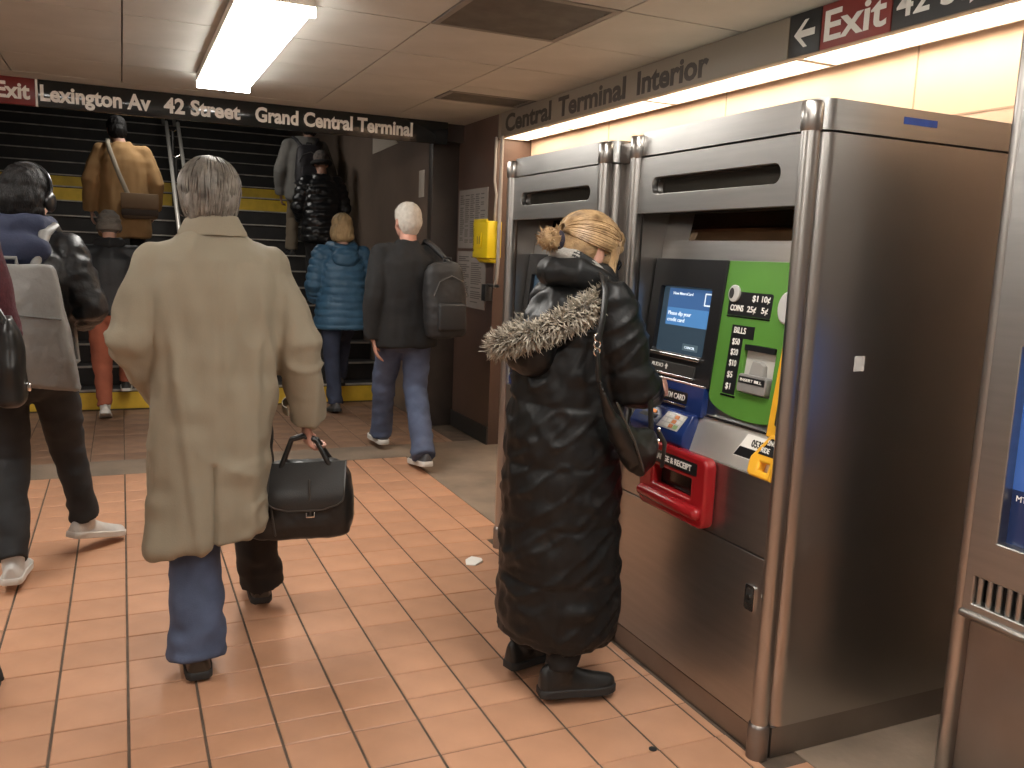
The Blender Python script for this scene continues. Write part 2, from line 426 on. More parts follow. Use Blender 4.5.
RIGHTV, UPV = (1,0,0), (0,0,1)
def stair_sign():
    t = thing('hanging_sign', 'long black direction sign reading Lexington Av 42 Street Grand Central Terminal', 'sign', (0.65, 6.84, 2.46))
    Y = 6.82
    SB = mat('sign_black', (0.016,0.018,0.018), 0.09, spec=0.6); SR = mat('sign_red', (0.16,0.022,0.02), 0.3)
    b = MB(); b.box(-0.488, 2.45, Y, Y+0.05, 2.372, 2.549); b.build('board', SB, t, bevel=0.002)
    b = MB(); b.box(-1.25, -0.505, Y, Y+0.05, 2.372, 2.549); b.build('exit_board', SR, t, bevel=0.002, label='dark red board with the word Exit')
    b = MB(); b.box(-0.503, -0.490, Y-0.002, Y+0.05, 2.372, 2.549); b.build('divider', WHITE_INK, t)
    yy = Y-0.0005; z = 2.415
    for s, x0, x1 in (('Exit', -0.735, -0.535), ('Lexington Av', -0.475, 0.215), ('42 Street', 0.30, 0.825), ('Grand Central Terminal', 0.93, 2.15)):
        text(t, s, (x0, yy, z), RIGHTV, UPV, WHITE_INK, h=0.100, width=x1-x0, bold=0.034)
    t.rotation_euler = (math.radians(2.5), 0, 0)
stair_sign()

def soffit_sign():
    t = thing('overhead_sign', 'overhead soffit sign reading Terminal Interior with arrow and red Exit panel', 'sign', (2.61, 3.5, 2.46))
    X = 2.612; R = (0,-1,0)
    def pan(y0, y1, m, nm, lab=None):
        b = MB(); b.box(X, 2.6195, y1, y0, 2.374, 2.547); return b.build(nm, m, t, label=lab, bevel=0.0015)
    pan(6.10, 3.03, mat('sign_tan', (0.235,0.195,0.15), 0.45), 'board', 'tan board with dark lettering')
    SB = mat('sign_black2', (0.02,0.02,0.02), 0.4)
    pan(3.025, 2.845, SB, 'arrow_board', 'black square with white left arrow')
    pan(2.84, 2.485, mat('sign_red2', (0.24,0.035,0.03), 0.4), 'exit_board', 'red board with the word Exit')
    pan(2.48, 1.2, SB, 'street_board', 'black board with 42 St lettering')
    z = 2.415
    DI = mat('sign_dark_letters', (0.06,0.05,0.042), 0.5)
    for s, y0, y1 in (('Central', 6.02, 5.27), ('Terminal', 5.17, 4.34), ('Interior', 4.22, 3.58)):
        text(t, s, (X-0.0005, y0, z-0.012), R, UPV, DI, h=0.118, width=y0-y1, bold=0.03)
    text(t, 'Exit', (X-0.0005, 2.82, 2.405), R, UPV, WHITE_INK, h=0.115, width=0.315, bold=0.02)
    text(t, '42 St,', (X-0.0005, 2.46, 2.415), R, UPV, WHITE_INK, h=0.09, width=0.33, bold=0.02)
    a = [(-0.06,0),(0.0,0.055),(0.022,0.055),(-0.02,0.014),(0.06,0.014),(0.06,-0.014),(-0.02,-0.014),(0.022,-0.055),(0.0,-0.055)]
    plate(t, 'arrow', WHITE_INK, (X-0.0005, 2.935, 2.46), R, UPV, [a], 0.001)
soffit_sign()

def stairs():
    t = thing('staircase', 'dark wide staircase with pale nosings and yellow painted risers', 'stairs', (0, 8.4, 0))
    DK = mat('stair_dark', (0.018,0.016,0.015), 0.65, var=0.3, vscale=6); NS = mat('stair_nosing', (0.34,0.31,0.27), 0.5, var=0.35, vscale=9)
    YP = mat('yellow_paint', (0.62,0.40,0.03), 0.5, var=0.16, vscale=7, col2=None)
    X0, X1 = -2.47, 2.39
    def step(y, y1, z, yellow=False, base=None):
        b = MB(); b.box(X0, X1, y, y1+0.03, z-0.175 if base is None else base, z); s = b.build('step', DK, t)
        b = MB(); b.box(X0, X1, y-0.018, y+0.03, z-0.012, z+0.002); b.build('nosing', NS, s)
        if yellow:
            b = MB(); b.box(X0, X1, y-0.006, y, z-0.172, z-0.022); b.build('yellow_riser', YP, s, label='yellow painted riser')
    for k in range(11): step(8.35+0.29*k, 8.35+0.29*(k+1), 0.175*(k+1), k == 0, base=0 if k == 0 else None)
    step(8.35+0.29*11, 12.2, 2.1, True)
    for j in range(11): step(12.2+0.29*j, 12.2+0.29*(j+1), 2.1+0.175*(j+1), j == 0)
    # small bright plate on an upper riser
    b = MB(); b.box(-0.16, -0.06, 13.33, 13.338, 2.83, 2.865); b.build('riser_plate', mat('pale_plate', (0.6,0.55,0.48), 0.5), t)
    # centre handrail
    h = thing('handrail', 'double steel centre handrail rising up the stairs', 'handrail', (0.6, 8.6, 0.175))
    def rz(y): return 0.603*(y-8.35)+1.025
    for x in (0.53, 0.66):
        b = MB(); b.tube([(x, 8.35, rz(8.35)-0.12), (x, 8.45, rz(8.45)), (x, 11.5, rz(11.5)), (x, 12.2, rz(11.6)), (x, 15, rz(14.2))], 0.021, n=10)
        b.build('rail', mat('satin_rail', (0.55,0.52,0.48), 0.4, 0.5), h)
    for k in (0, 2, 4, 6, 8, 10):
        y = 8.35+0.29*k+0.16; zt = 0.175*(k+1)
        b = MB(); b.tube([(0.595, y, zt), (0.595, y, rz(y)-0.06)], 0.02, n=10, round_ends=False); p = b.build('post', mat('rail_post', (0.05,0.048,0.045), 0.35, 0.6), h)
        b = MB(); b.tube([(0.53, y, rz(y)-0.02), (0.595, y, rz(y)-0.06), (0.66, y, rz(y)-0.02)], 0.009, n=8); b.build('bracket', CHROME, p)
    # right wall handrail
    h = thing('handrail', 'thin handrail sloping up the right wall of the stairs', 'handrail', (2.34, 8.6, 1.0))
    b = MB(); b.tube([(2.33, 8.3, rz(8.3)-0.1), (2.33, 11.5, rz(11.5)-0.1), (2.33, 12.3, rz(11.6)-0.1)], 0.02, n=10); b.build('rail', mat('dull_rail', (0.28,0.25,0.22), 0.35, 0.9), h)
    for y in (8.7, 10.1, 11.4):
        b = MB(); b.tube([(2.33, y, rz(y)-0.12), (2.37, y, rz(y)-0.17), (2.399, y, rz(y)-0.17)], 0.009, n=8); b.build('bracket', CHROME, h)
stairs()

def wall_items():
    X = 2.62
    # notices
    PAPER = mat('notice_paper', (0.30,0.27,0.245), 0.6, var=0.06); INK = mat('notice_print', (0.12,0.105,0.095), 0.7)
    for (z0, z1, lab, cols) in ((1.545, 2.02, 'upper grey printed notice left of the yellow call box', 5), (1.06, 1.52, 'lower grey printed notice below the upper one', 2)):
        t = thing('wall_notice', lab, 'notice', (X-0.003, 6.63, z0), group='printed notices')
        b = MB(); b.box(X-0.006, X-0.0005, 6.32, 6.95, z0, z1); b.build('sheet', PAPER, t)
        b = MB(); W = 0.57/cols
        for c in range(cols):
            y = 6.92-c*W; z = z1-0.05
            while z > z0+0.04:
                w = W*random.uniform(0.55, 0.88)
                if random.random() < 0.86: b.box(X-0.0068, X-0.006, y-w, y-0.004, z, z+0.008)
                z -= 0.0165
        b.build('print_lines', INK, t)
    # yellow call box
    t = thing('call_box', 'yellow wall-mounted call box with conduit above', 'call box', (2.56, 6.18, 1.45))
    Y = mat('bright_yellow', (0.85,0.62,0.015), 0.35); YD = mat('dark_yellow_slot', (0.30,0.20,0.02), 0.5)  # darker yellow for the two slots on the handset cover
    b = MB(); b.box(2.50, 2.619, 6.03, 6.33, 1.47, 1.75); b.prism([(2.52,1.47),(2.619,1.47),(2.619,1.435),(2.55,1.435)], 1, 6.05, 6.31)
    b.build('body', Y, t, bevel=0.012)
    b = MB(); b.box(2.498, 2.512, 6.05, 6.31, 1.735, 1.765); b.build('hood', Y, t, bevel=0.004)
    b = MB(); b.box(2.488, 2.50, 6.13, 6.22, 1.55, 1.66); d = b.build('handset_cover', Y, t, bevel=0.003)
    b = MB(); b.box(2.4865, 2.489, 6.145, 6.165, 1.575, 1.635); b.build('slot', YD, d)
    b = MB(); b.box(2.4865, 2.489, 6.19, 6.205, 1.575, 1.635); b.build('slot', YD, d)
    for k, ss in enumerate(('EMERGENCY',)):
        text(t, 'EMERGENCY', (2.4992, 6.30, 1.52), (0,0,1), (0,1,0), DARK_INK, h=0.02, width=0.2)
    # conduits
    CP = mat('conduit_paint', (0.34,0.31,0.28), 0.5, var=0.1)
    b = MB(); b.tube([(2.60, 6.13, 1.76), (2.60, 6.13, 1.85), (2.60, 6.12, 1.95), (2.60, 6.16, 2.05), (2.60, 6.16, 2.37)], 0.011, n=8)
    tag(b.build('conduit_pipe', CP), 'thin pale conduit running up from the yellow call box', 'conduit')
    b = MB(); b.tube([(2.59, 6.06, 1.26), (2.585, 6.02, 1.33), (2.585, 6.01, 1.45), (2.585, 6.01, 2.36)], 0.015, n=8)
    p = tag(b.build('conduit_pipe', CP), 'thicker pale conduit beside the steel ticket machine edge', 'conduit')
    b = MB(); b.box(2.56, 2.618, 6.175, 6.26, 1.14, 1.27); b.tube([(2.59,6.0,1.265),(2.59,6.2,1.265)], 0.012, n=8)
    tag(b.build('junction_box', mat('dark_box', (0.03,0.03,0.03), 0.5), bevel=0.003), 'small dark junction box below the yellow call box', 'junction box')
    # pale plates on the stair wall
    PL = mat('pale_plate', (0.6,0.55,0.48), 0.5)
    b = MB(); b.box(2.392, 2.3995, 7.24, 7.38, 1.97, 2.20); tag(b.build('switch_plate', PL, bevel=0.002), 'pale narrow plate on the stair wall right of the white-haired man', 'wall plate')
    b = MB(); b.add([(2.394,8.05,2.50),(2.394,8.95,2.48),(2.394,8.95,2.68),(2.394,8.5,2.70),(2.3995,8.05,2.50),(2.3995,8.95,2.48),(2.3995,8.95,2.68),(2.3995,8.5,2.70)],
                    [(0,1,2,3),(7,6,5,4),(0,4,5,1),(1,5,6,2),(2,6,7,3),(3,7,4,0)])
    tag(b.build('wall_sign', PL), 'pale angular sign high on the stair wall under the long black sign', 'sign')
    # scrap of paper and spots
    b = MB(); pts = [(1.49,3.72),(1.53,3.70),(1.58,3.73),(1.59,3.77),(1.55,3.80),(1.51,3.78)]
    b.add([(x, y, 0.0015+random.uniform(0,0.012)) for x, y in pts]+[(1.54,3.75,0.016)]+[(x, y, 0.0005) for x, y in pts],
          [(i, (i+1)%6, 6) for i in range(6)]+[(12,11,10,9,8,7)]+[(i, i+7, (i+1)%6+7, (i+1)%6) for i in range(6)])
    tag(b.build('paper_scrap', mat('white_paper', (0.8,0.77,0.72), 0.7)), 'crumpled white paper scrap on the tiles near the steel post', 'litter')
    b = MB(); b.box(2.02, 2.07, 5.98, 6.0, 0.0005, 0.003); b.build
    tag(b.build('paper_scrap', mat('white_paper', (0.8,0.77,0.72), 0.7)), 'tiny flat paper scrap on the concrete beyond the tiles', 'litter')
    b = MB(); b.lathe([(0.013,0.0004),(0.013,0.003),(0.006,0.004)], (1.465,2.05,0), n=10)
    tag(b.build('gum_spot', BLACKM), 'small black gum spot on a tile joint near the machine', 'litter')
wall_items()

# ------------------------------------------------------------------ ticket machines
R_F = (0,-1,0)                                     # viewer's right on a face that looks to -X
def ticket_machine():
    YC = 2.35
    t = thing('ticket_machine', 'nearer stainless ticket machine with green, blue and red panels, right of the black-coated woman', 'ticket machine', (1.74, YC, 0), group='ticket vending machines')
    y0, y1 = 1.935, 2.765
    # carcass: profile through the front, extruded across
    prof = [(1.768,0.02),(1.768,0.862),(1.806,0.975),(1.860,1.5),(1.867,1.575),(1.895,1.70),(1.895,1.90),(2.80,1.90),(2.80,0.02)]
    b = MB(); b.prism(prof, 1, y0, y1); b.build('carcass', STEEL, t, smooth=False)
    for ya, yb in ((1.878, 1.934), (2.766, 2.815)):
        b = MB(); b.box(1.772, 2.80, ya, yb, 0.10, 1.872)
        o = b.build('side_panel', STEEL_V, t, smooth=50)
        bm = bmesh.new(); bm.from_mesh(o.data)
        ed = [e for e in bm.edges if abs(e.verts[0].co.z-e.verts[1].co.z) > 1 and e.verts[0].co.x < 0.1 and abs(e.verts[0].co.y) > 0.44]
        bmesh.ops.bevel(bm, geom=ed, offset=0.045, segments=8, profile=0.5, affect='EDGES'); bm.to_mesh(o.data); bm.free(); shade(o.data, 50)
        b = MB(); b.box(1.78, 2.80, ya+0.004, yb-0.004, 0.0, 0.098); b.build('side_plinth', STEEL_D, t)
    # cap band
    b = MB(); b.box(1.752, 2.80, 1.874, 2.818, 1.878, 1.962); o = b.build('cap_band', STEEL, t)
    bm = bmesh.new(); bm.from_mesh(o.data)
    ed = [e for e in bm.edges if abs(e.verts[0].co.z-e.verts[1].co.z) > 0.05 and e.verts[0].co.x < 0.1]
    bmesh.ops.bevel(bm, geom=ed, offset=0.06, segments=8, profile=0.5, affect='EDGES'); bm.to_mesh(o.data); bm.free(); shade(o.data, 50)
    # corner posts
    for yy in (1.905, 2.792):
        b = MB(); b.lathe([(0.026,0.11),(0.026,1.872)], (1.748,yy,0), n=20); p = b.build('corner_post', STEEL_V, t)
        b = MB(); b.lathe([(0.028,1.872),(0.0305,1.876),(0.0305,1.945),(0.026,1.952),(0.02,1.953)], (1.748,yy,0), n=20); b.build('top_collar', STEEL_V, p)
        b = MB(); b.lathe([(0.033,0.0),(0.033,0.10),(0.03,0.108),(0.026,0.112)], (1.748,yy,0), n=20); b.build('bottom_collar', STEEL_D, p)
    # front plates, viewer coordinates u = YC - y
    org = (1.768, YC, 0)
    def fp(name, m, ol, th, bev=0.0015, lab=None, x=1.768, smooth=30): return plate(t, name, m, (x, YC, 0), R_F, UPV, ol, th, bev, lab, smooth=smooth)
    U0, U1 = YC-2.764, YC-1.932
    fp('plinth', STEEL_D, [[(U0,0.0),(U1,0.0),(U1,0.082),(U0,0.082)]], 0.022)
    door = fp('lower_door', STEEL, [[(U0,0.090),(U1,0.090),(U1,0.620),(U0,0.620)]], 0.026)
    fp('lower_panel', STEEL, [[(U0,0.628),(U1,0.628),(U1,0.862),(U0,0.862)]], 0.026)
    plate(door, 'latch', CHROME, (1.742, YC, 0), R_F, UPV, [rrect(YC-2.005, 0.445, YC-1.962, 0.525, 0.008)], 0.006, 0.001)
    plate(door, 'latch_recess', BLACKM, (1.736, YC, 0), R_F, UPV, [rrect(YC-1.997, 0.468, YC-1.97, 0.515, 0.006)], 0.0008)
    plate(door, 'latch_key', CHROME, (1.7352, YC, 0), R_F, UPV, [circ(YC-1.983, 0.488, 0.009, 12)], 0.004)
    # upper front panel with rounded window slot
    out = [(U0,1.672),(U1,1.672),(U1,1.868),(U0,1.868)]
    fp('upper_panel', STEEL, [out, rrect(YC-2.682, 1.735, YC-2.008, 1.797, 0.03, 8)], 0.024)
    b = MB(); b.box(1.775, 1.893, y0, y1, 1.676, 1.868); b.build('display_box', BLACKM, t)
    b = MB(); b.box(1.7685, 1.774, 2.0, 2.69, 1.725, 1.805); b.build('display_window', DARKGLASS, t)
    # bronze mirror in the recess
    b = MB(); b.add([(1.8663,2.60,1.578),(1.8663,1.94,1.578),(1.886,1.94,1.672),(1.886,2.60,1.672),(1.8683,2.60,1.578),(1.8683,1.94,1.578),(1.888,1.94,1.672),(1.888,2.60,1.672)],
                    [(0,1,2,3),(7,6,5,4),(0,4,5,1),(1,5,6,2),(2,6,7,3),(3,7,4,0)])
    o = b.build('bronze_mirror', MIRROR, t, label='tarnished bronze mirror strip'); o.location.x -= 0.003
    # panel plane (slightly tilted back)
    up = Vector((0.1035,0,1)).normalized(); k = 1/up.z
    def P(y, z): return (YC-y, (z-1.24)*k)
    porg = (1.833-0.0005, YC, 1.24)
    def pl(name, m, ol, th, dz=0.0, bev=0.0, lab=None, par=None): return plate(par or t, name, m, porg, R_F, up, ol, th, bev, lab, dz=dz)
    def pr(ya, za, yb, zb, r): a = P(ya, za); c = P(yb, zb); return rrect(a[0], a[1], c[0], c[1], r)
    bez = pl('screen_bezel', BLACKP, [pr(2.757,1.078,2.337,1.508,0.008), pr(2.705,1.172,2.395,1.413,0.012)], 0.022, 0, 0.002)
    pl('touch_screen', mat('screen_dark', (0.02,0.03,0.04), 0.15, emit=(0.05,0.085,0.12), estr=0.35), [pr(2.707,1.17,2.393,1.415,0.005)], 0.004, 0, par=bez)
    SB = mat('screen_blue', (0.02,0.05,0.12), 0.2, emit=(0.055,0.13,0.30), estr=0.55)
    pl('screen_window', SB, [pr(2.668,1.272,2.405,1.405,0.003)], 0.0006, 0.004, par=bez)
    pl('screen_band', mat('screen_blue2', (0.03,0.09,0.2), 0.2, emit=(0.08,0.22,0.46), estr=0.6), [pr(2.665,1.272,2.408,1.335,0.003)], 0.0006, 0.0047, par=bez)
    SL = mat('screen_text', (0.5,0.55,0.6), 0.4, emit=(0.55,0.65,0.75), estr=0.6)
    def pt(par, s, y, z, h, m, width=None, dz=0.006, bold=0.01, align='L'):
        o = Vector(porg)+Vector(R_F)*P(y,z)[0]+up*P(y,z)[1]+Vector(R_F).cross(up)*dz
        return text(par, s, o, R_F, up, m, h=h, width=width, bold=bold, align=align)
    pt(bez, 'Please dip your', 2.655, 1.308, 0.014, SL, 0.14); pt(bez, 'credit card', 2.655, 1.285, 0.014, SL, 0.105)
    pt(bez, 'New MetroCard', 2.64, 1.382, 0.010, SL, 0.12)
    pl('screen_icon', SL, [pr(2.452,1.35,2.412,1.395,0.002), pr(2.447,1.355,2.417,1.39,0.002)], 0.0006, 0.0047, par=bez)
    pl('screen_button', mat('screen_button', (0.03,0.05,0.06), 0.3, emit=(0.1,0.15,0.18), estr=0.4), [pr(2.54,1.188,2.45,1.212,0.003)], 0.0006, 0.0047, par=bez)
    pt(bez, 'CANCEL', 2.525, 1.195, 0.009, SL, 0.06)
    pl('screen_lip', CHROME, [pr(2.72,1.160,2.40,1.168,0.003)], 0.012, 0.022, 0.002, par=bez)
    aud = pl('audio_slot', mat('charcoal_plastic', (0.03,0.03,0.028), 0.4), [pr(2.715,1.100,2.42,1.138,0.004)], 0.006, 0.022, 0.001, par=bez)
    pl('audio_lip', CHROME, [pr(2.715,1.092,2.42,1.098,0.002)], 0.010, 0.022, 0.001, par=bez)
    pt(bez, 'AUDIO', 2.68, 1.116, 0.014, WHITE_INK, 0.075, dz=0.0285)
    a0, a1 = P(2.585,1.122); pl('audio_arrow', WHITE_INK, [[(a0,a1+0.011),(a0-0.010,a1),(a0-0.004,a1),(a0-0.004,a1-0.010),(a0+0.004,a1-0.010),(a0+0.004,a1),(a0+0.010,a1)]], 0.0006, 0.0285, par=bez)
    # green money panel with rounded foot and openings
    a = [P(2.333,1.508), P(1.95,1.508), P(1.95,1.10)]
    for q in range(0, 13):
        th = math.radians(0+180*q/12); y = 2.14-0.195*math.cos(th); z = 1.062-0.056*math.sin(th)
        a.append(P(y, z))
    a.reverse()
    coin_lab = pr(2.305,1.333,2.096,1.41,0.008)
    bills = [P(2.268,1.303),P(2.158,1.303),P(2.158,1.262),P(2.207,1.262),P(2.207,1.078),P(2.268,1.078)]
    win = pr(2.192,1.09,2.042,1.248,0.006)
    g = pl('money_panel', GREEN, [a, win], 0.016, 0, 0.002, lab='green coin and bill panel')
    pl('coin_label', BLACKP, [coin_lab], 0.0012, 0.016, par=g); pl('bills_label', BLACKP, [bills], 0.0012, 0.016, par=g)
    pl('trim_line', CHROME, [pr(2.305,1.327,2.096,1.332,0.001)], 0.002, 0.016, par=g); pl('trim_line', CHROME, [pr(2.275,1.069,2.20,1.075,0.001)], 0.002, 0.016, par=g)
    cs = pl('coin_slot', mat('satin_disc', (0.55,0.54,0.52), 0.45, 0.35), [circ(*P(2.278,1.403), 0.026, 20)], 0.008, 0.0172, 0.002, par=g)
    pl('coin_slot_hole', BLACKM, [circ(*P(2.288,1.403), 0.012, 14, 0.018)], 0.0006, 0.0255, par=g)
    for s, y, z, w in (('$1',2.19,1.383,0.026),('10¢',2.145,1.383,0.038),('COINS',2.292,1.348,0.065),('25¢',2.208,1.348,0.042),('5¢',2.14,1.348,0.03)):
        pt(g, s, y, z, 0.019, WHITE_INK, w, dz=0.0175, bold=0.015)
    for s, z, w in (('BILLS',1.277,0.058),('$50',1.24,0.036),('$20',1.206,0.036),('$10',1.170,0.036),('$5',1.132,0.026),('$1',1.094,0.024)):
        pt(g, s, 2.255, z, 0.02, WHITE_INK, w, dz=0.0175, bold=0.01)
    pl('coin_return_knob', mat('satin_disc', (0.55,0.54,0.52), 0.45, 0.35), [circ(*P(2.02,1.373), 0.034, 24, 0.044)], 0.012, 0.016, 0.007, par=g)
    # bill acceptor inside its opening
    b = MB(); ac = mat('pale_acceptor', (0.50,0.48,0.44), 0.4)
    acc = pl('bill_acceptor', ac, [pr(2.19,1.092,2.044,1.246,0.003)], 0.002, 0.001)
    pl('acceptor_shade', BLACKP, [pr(2.188,1.228,2.046,1.246,0.002)], 0.018, 0.002, par=acc)
    pl('acceptor_mouth', mat('grey_plastic', (0.22,0.21,0.2), 0.4), [pr(2.18,1.10,2.052,1.15,0.008)], 0.03, 0.002, 0.004, par=acc)
    pl('acceptor_label', BLACKP, [pr(2.178,1.125,2.056,1.146,0.002)], 0.0008, 0.0325, par=acc)
    pt(acc, 'INSERT BILL', 2.168, 1.131, 0.009, WHITE_INK, 0.10, dz=0.0335)
    pl('acceptor_guide', mat('grey_plastic2', (0.3,0.29,0.27), 0.4), [[P(2.145,1.15),P(2.085,1.15),P(2.09,1.185),P(2.105,1.195),P(2.135,1.195),P(2.14,1.18)]], 0.02, 0.002, 0.004, par=acc)
    # yellow ticket side piece, up the right edge
    yl = pl('ticket_panel', YELLOW, [[P(2.005,1.25),P(1.945,1.30),P(1.945,0.985),P(2.012,0.985)]], 0.014, 0.017, 0.002, lab='yellow single ride ticket panel')
    pl('ticket_slot', BLACKP, [pr(1.985,1.02,1.95,1.10,0.006)], 0.001, 0.031, par=yl)
    # ledge (steeper slope below the panel)
    lup = Vector((0.038,0,0.113)).normalized(); lorg = Vector((1.7715, YC, 0.873)); ln = Vector(R_F).cross(lup); LL = 0.119
    def lg(name, m, ol, th, dz=0.0, bev=0.0, lab=None, par=None): return plate(par or t, name, m, lorg, R_F, lup, ol, th, bev, lab, dz=dz)
    LEDGE = mat('ledge_glare_steel', (0.66,0.63,0.58), 0.5, 0.75, var=0.05)  # paler than the other steel: reflected ceiling light put into the colour
    lg('ledge', LEDGE, [[(U0,-0.012),(U1,-0.012),(U1,LL),(U0,LL)]], 0.012, 0, 0.002)
    lg('ledge_edge', CHROME, [[(YC-2.36,LL-0.006),(U1,LL-0.006),(U1,LL+0.001),(YC-2.36,LL+0.001)]], 0.006, 0.012, 0.001)
    st = lg('number_sticker', mat('sticker_white', (0.85,0.83,0.78), 0.5), [[(YC-2.150,0.022),(YC-2.02,0.022),(YC-1.99,0.100),(YC-2.112,0.100)]], 0.0006, 0.0125)
    lg('sticker_black', BLACKP, [[(YC-2.147,0.025),(YC-2.022,0.025),(YC-2.01,0.056),(YC-2.130,0.056)]], 0.0005, 0.0132, par=st)
    text(st, '0532', lorg+Vector(R_F)*(YC-2.082)+lup*0.065+ln*0.0133, R_F, lup, DARK_INK, h=0.022, width=0.055, bold=0.03)
    # yellow ticket cup on the ledge
    cup = [[(YC-2.030,-0.008),(YC-2.02,-0.013),(YC-1.94,-0.013),(YC-1.94,0.112),(YC-1.975,0.112),(YC-1.985,0.108),(YC-2.034,0.035),(YC-2.036,0.02)], rrect(YC-2.0,-0.004,YC-1.945,0.035,0.008)]
    yc = lg('ticket_cup', YELLOW, cup, 0.035, 0.006, 0.007, lab='yellow ticket cup on the ledge')
    lg('cup_label', BLACKP, [[(YC-2.012,0.05),(YC-1.942,0.05),(YC-1.942,0.105),(YC-1.975,0.105)]], 0.0008, 0.0412, par=yc)
    for s, v in (('SINGLE', 0.083), ('RIDE', 0.058)):
        text(yc, s, lorg+Vector(R_F)*(YC-1.984-(0.083-v)*0.7)+lup*v+ln*0.0421, R_F, lup, WHITE_INK, h=0.016, width=0.048 if s == 'SINGLE' else 0.036, bold=0.01)
    # blue card reader
    bl = pl('card_reader', BLUE, [pr(2.752,0.975,2.352,1.076,0.006)], 0.026, 0, 0.003, lab='dark blue credit card reader')
    lbx = pl('card_label', BLACKP, [pr(2.675,1.006,2.435,1.046,0.006)], 0.0012, 0.026, par=bl)
    pl('card_lip', CHROME, [pr(2.675,0.995,2.435,1.001,0.002)], 0.006, 0.026, 0.001, par=bl); pl('card_top_lip', CHROME, [pr(2.752,1.076,2.352,1.081,0.002)], 0.028, 0.0, 0.001, par=bl)
    pt(bl, 'CREDIT/ATM CARD', 2.662, 1.017, 0.02, WHITE_INK, 0.215, dz=0.0275)
    b = MB()
    tray = [(1.795,0.985),(1.762,0.982),(1.722,0.915),(1.722,0.878),(1.74,0.862),(1.775,0.862)]
    b.prism(tray, 1, 2.365, 2.70); tr = b.build('keypad_tray', BLUE, t, bevel=0.006, label='blue keypad tray')
    tup = Vector((0.040,0,0.067)).normalized(); torg = Vector((1.7205, YC, 0.915)); 
    def tg(name, m, ol, th, dz=0.0, par=tr): return plate(par, name, m, torg, R_F, tup, ol, th, 0, None, dz=dz)
    tg('keypad', mat('keypad_silver', (0.55,0.54,0.52), 0.35, 0.3), [[(YC-2.525,0.008),(YC-2.40,0.008),(YC-2.385,0.07),(YC-2.50,0.07)]], 0.002)
    kc = [mat('key_white', (0.7,0.68,0.64), 0.5), mat('key_orange', (0.6,0.22,0.08), 0.5), mat('key_green', (0.25,0.38,0.15), 0.5)]
    for r in range(3):
        for c in range(4):
            u = YC-2.51+0.027*c+0.006*r; v = 0.014+0.018*r
            tg('key', kc[1 if c == 2 else (2 if (c == 3 and r == 0) else 0)], [[(u,v),(u+0.021,v),(u+0.023,v+0.013),(u+0.002,v+0.013)]], 0.003, 0.002)
    tg('card_slot', BLACKM, [[(YC-2.66,0.03),(YC-2.56,0.03),(YC-2.545,0.046),(YC-2.64,0.046)]], 0.001)
    tg('card_slot_light', mat('orange_lamp', (0.8,0.25,0.08), 0.4, emit=(1,0.35,0.1), estr=0.4), [rrect(YC-2.60,0.05,YC-2.565,0.062,0.005)], 0.004)
    # red change and receipt cup
    b = MB()
    ol = [rrect(YC-2.565,0.645,YC-2.197,0.862,0.022), rrect(YC-2.50,0.715,YC-2.258,0.80,0.012)]
    rc = plate(t, 'change_cup', RED, (1.742, YC, 0), R_F, UPV, ol, 0.045, 0.010, 'glossy red change and receipt cup', smooth=60)
    plate(rc, 'cup_back', mat('cup_dark', (0.03,0.022,0.018), 0.15), (1.741, YC, 0), R_F, UPV, [rrect(YC-2.51,0.705,YC-2.25,0.81,0.004)], 0.003)
    plate(rc, 'cup_label', BLACKP, (1.697, YC, 0), R_F, UPV, [rrect(YC-2.528,0.806,YC-2.236,0.848,0.006)], 0.0012)
    text(rc, 'CHANGE & RECEIPT', (1.6955, YC-(YC-2.50), 0.818), R_F, UPV, WHITE_INK, h=0.02, width=0.235, bold=0.015)
    b = MB(); b.tube([(1.692,2.54,0.685),(1.692,2.22,0.685)], 0.022, n=14); b.build('cup_lip', RED, rc)
    return t
tm = ticket_machine()
# things only the nearer machine carries
side_tape = MB(); side_tape.box(2.06, 2.195, 1.8728, 1.8738, 1.918, 1.938)
o = side_tape.build('tape_strip', mat('blue_tape', (0.02,0.06,0.28), 0.6, var=0.25, vscale=30), tm)
b = MB(); b.box(1.965, 2.005, 1.877, 1.878, 1.20, 1.245); b.build('worn_sticker', mat('worn_sticker', (0.55,0.54,0.52), 0.6), tm)
tm2 = copy_tree(tm); tm2.location.y += 1.122
for ch in list(tm2.children):
    if ch.name.startswith(('tape_strip', 'worn_sticker')): bpy.data.objects.remove(ch)
for ch in [c for q in tm2.children for c in q.children if c.parent.name.startswith('screen_bezel')]:
    if ch.name.startswith(('lettering', 'screen_window', 'screen_band', 'screen_icon', 'screen_button')): bpy.data.objects.remove(ch)
tm2['label'] = 'farther stainless ticket machine, mostly hidden behind the black-coated woman'
b = MB(); b.box(1.80, 2.78, 2.8205, 2.994, 0.0, 1.945); b.box(1.79, 1.80, 2.8225, 2.99, 1.87, 1.945)
tag(b.build('filler_panel', STEEL_D, bevel=0.003), 'narrow steel filler between the two ticket machines', 'panel')

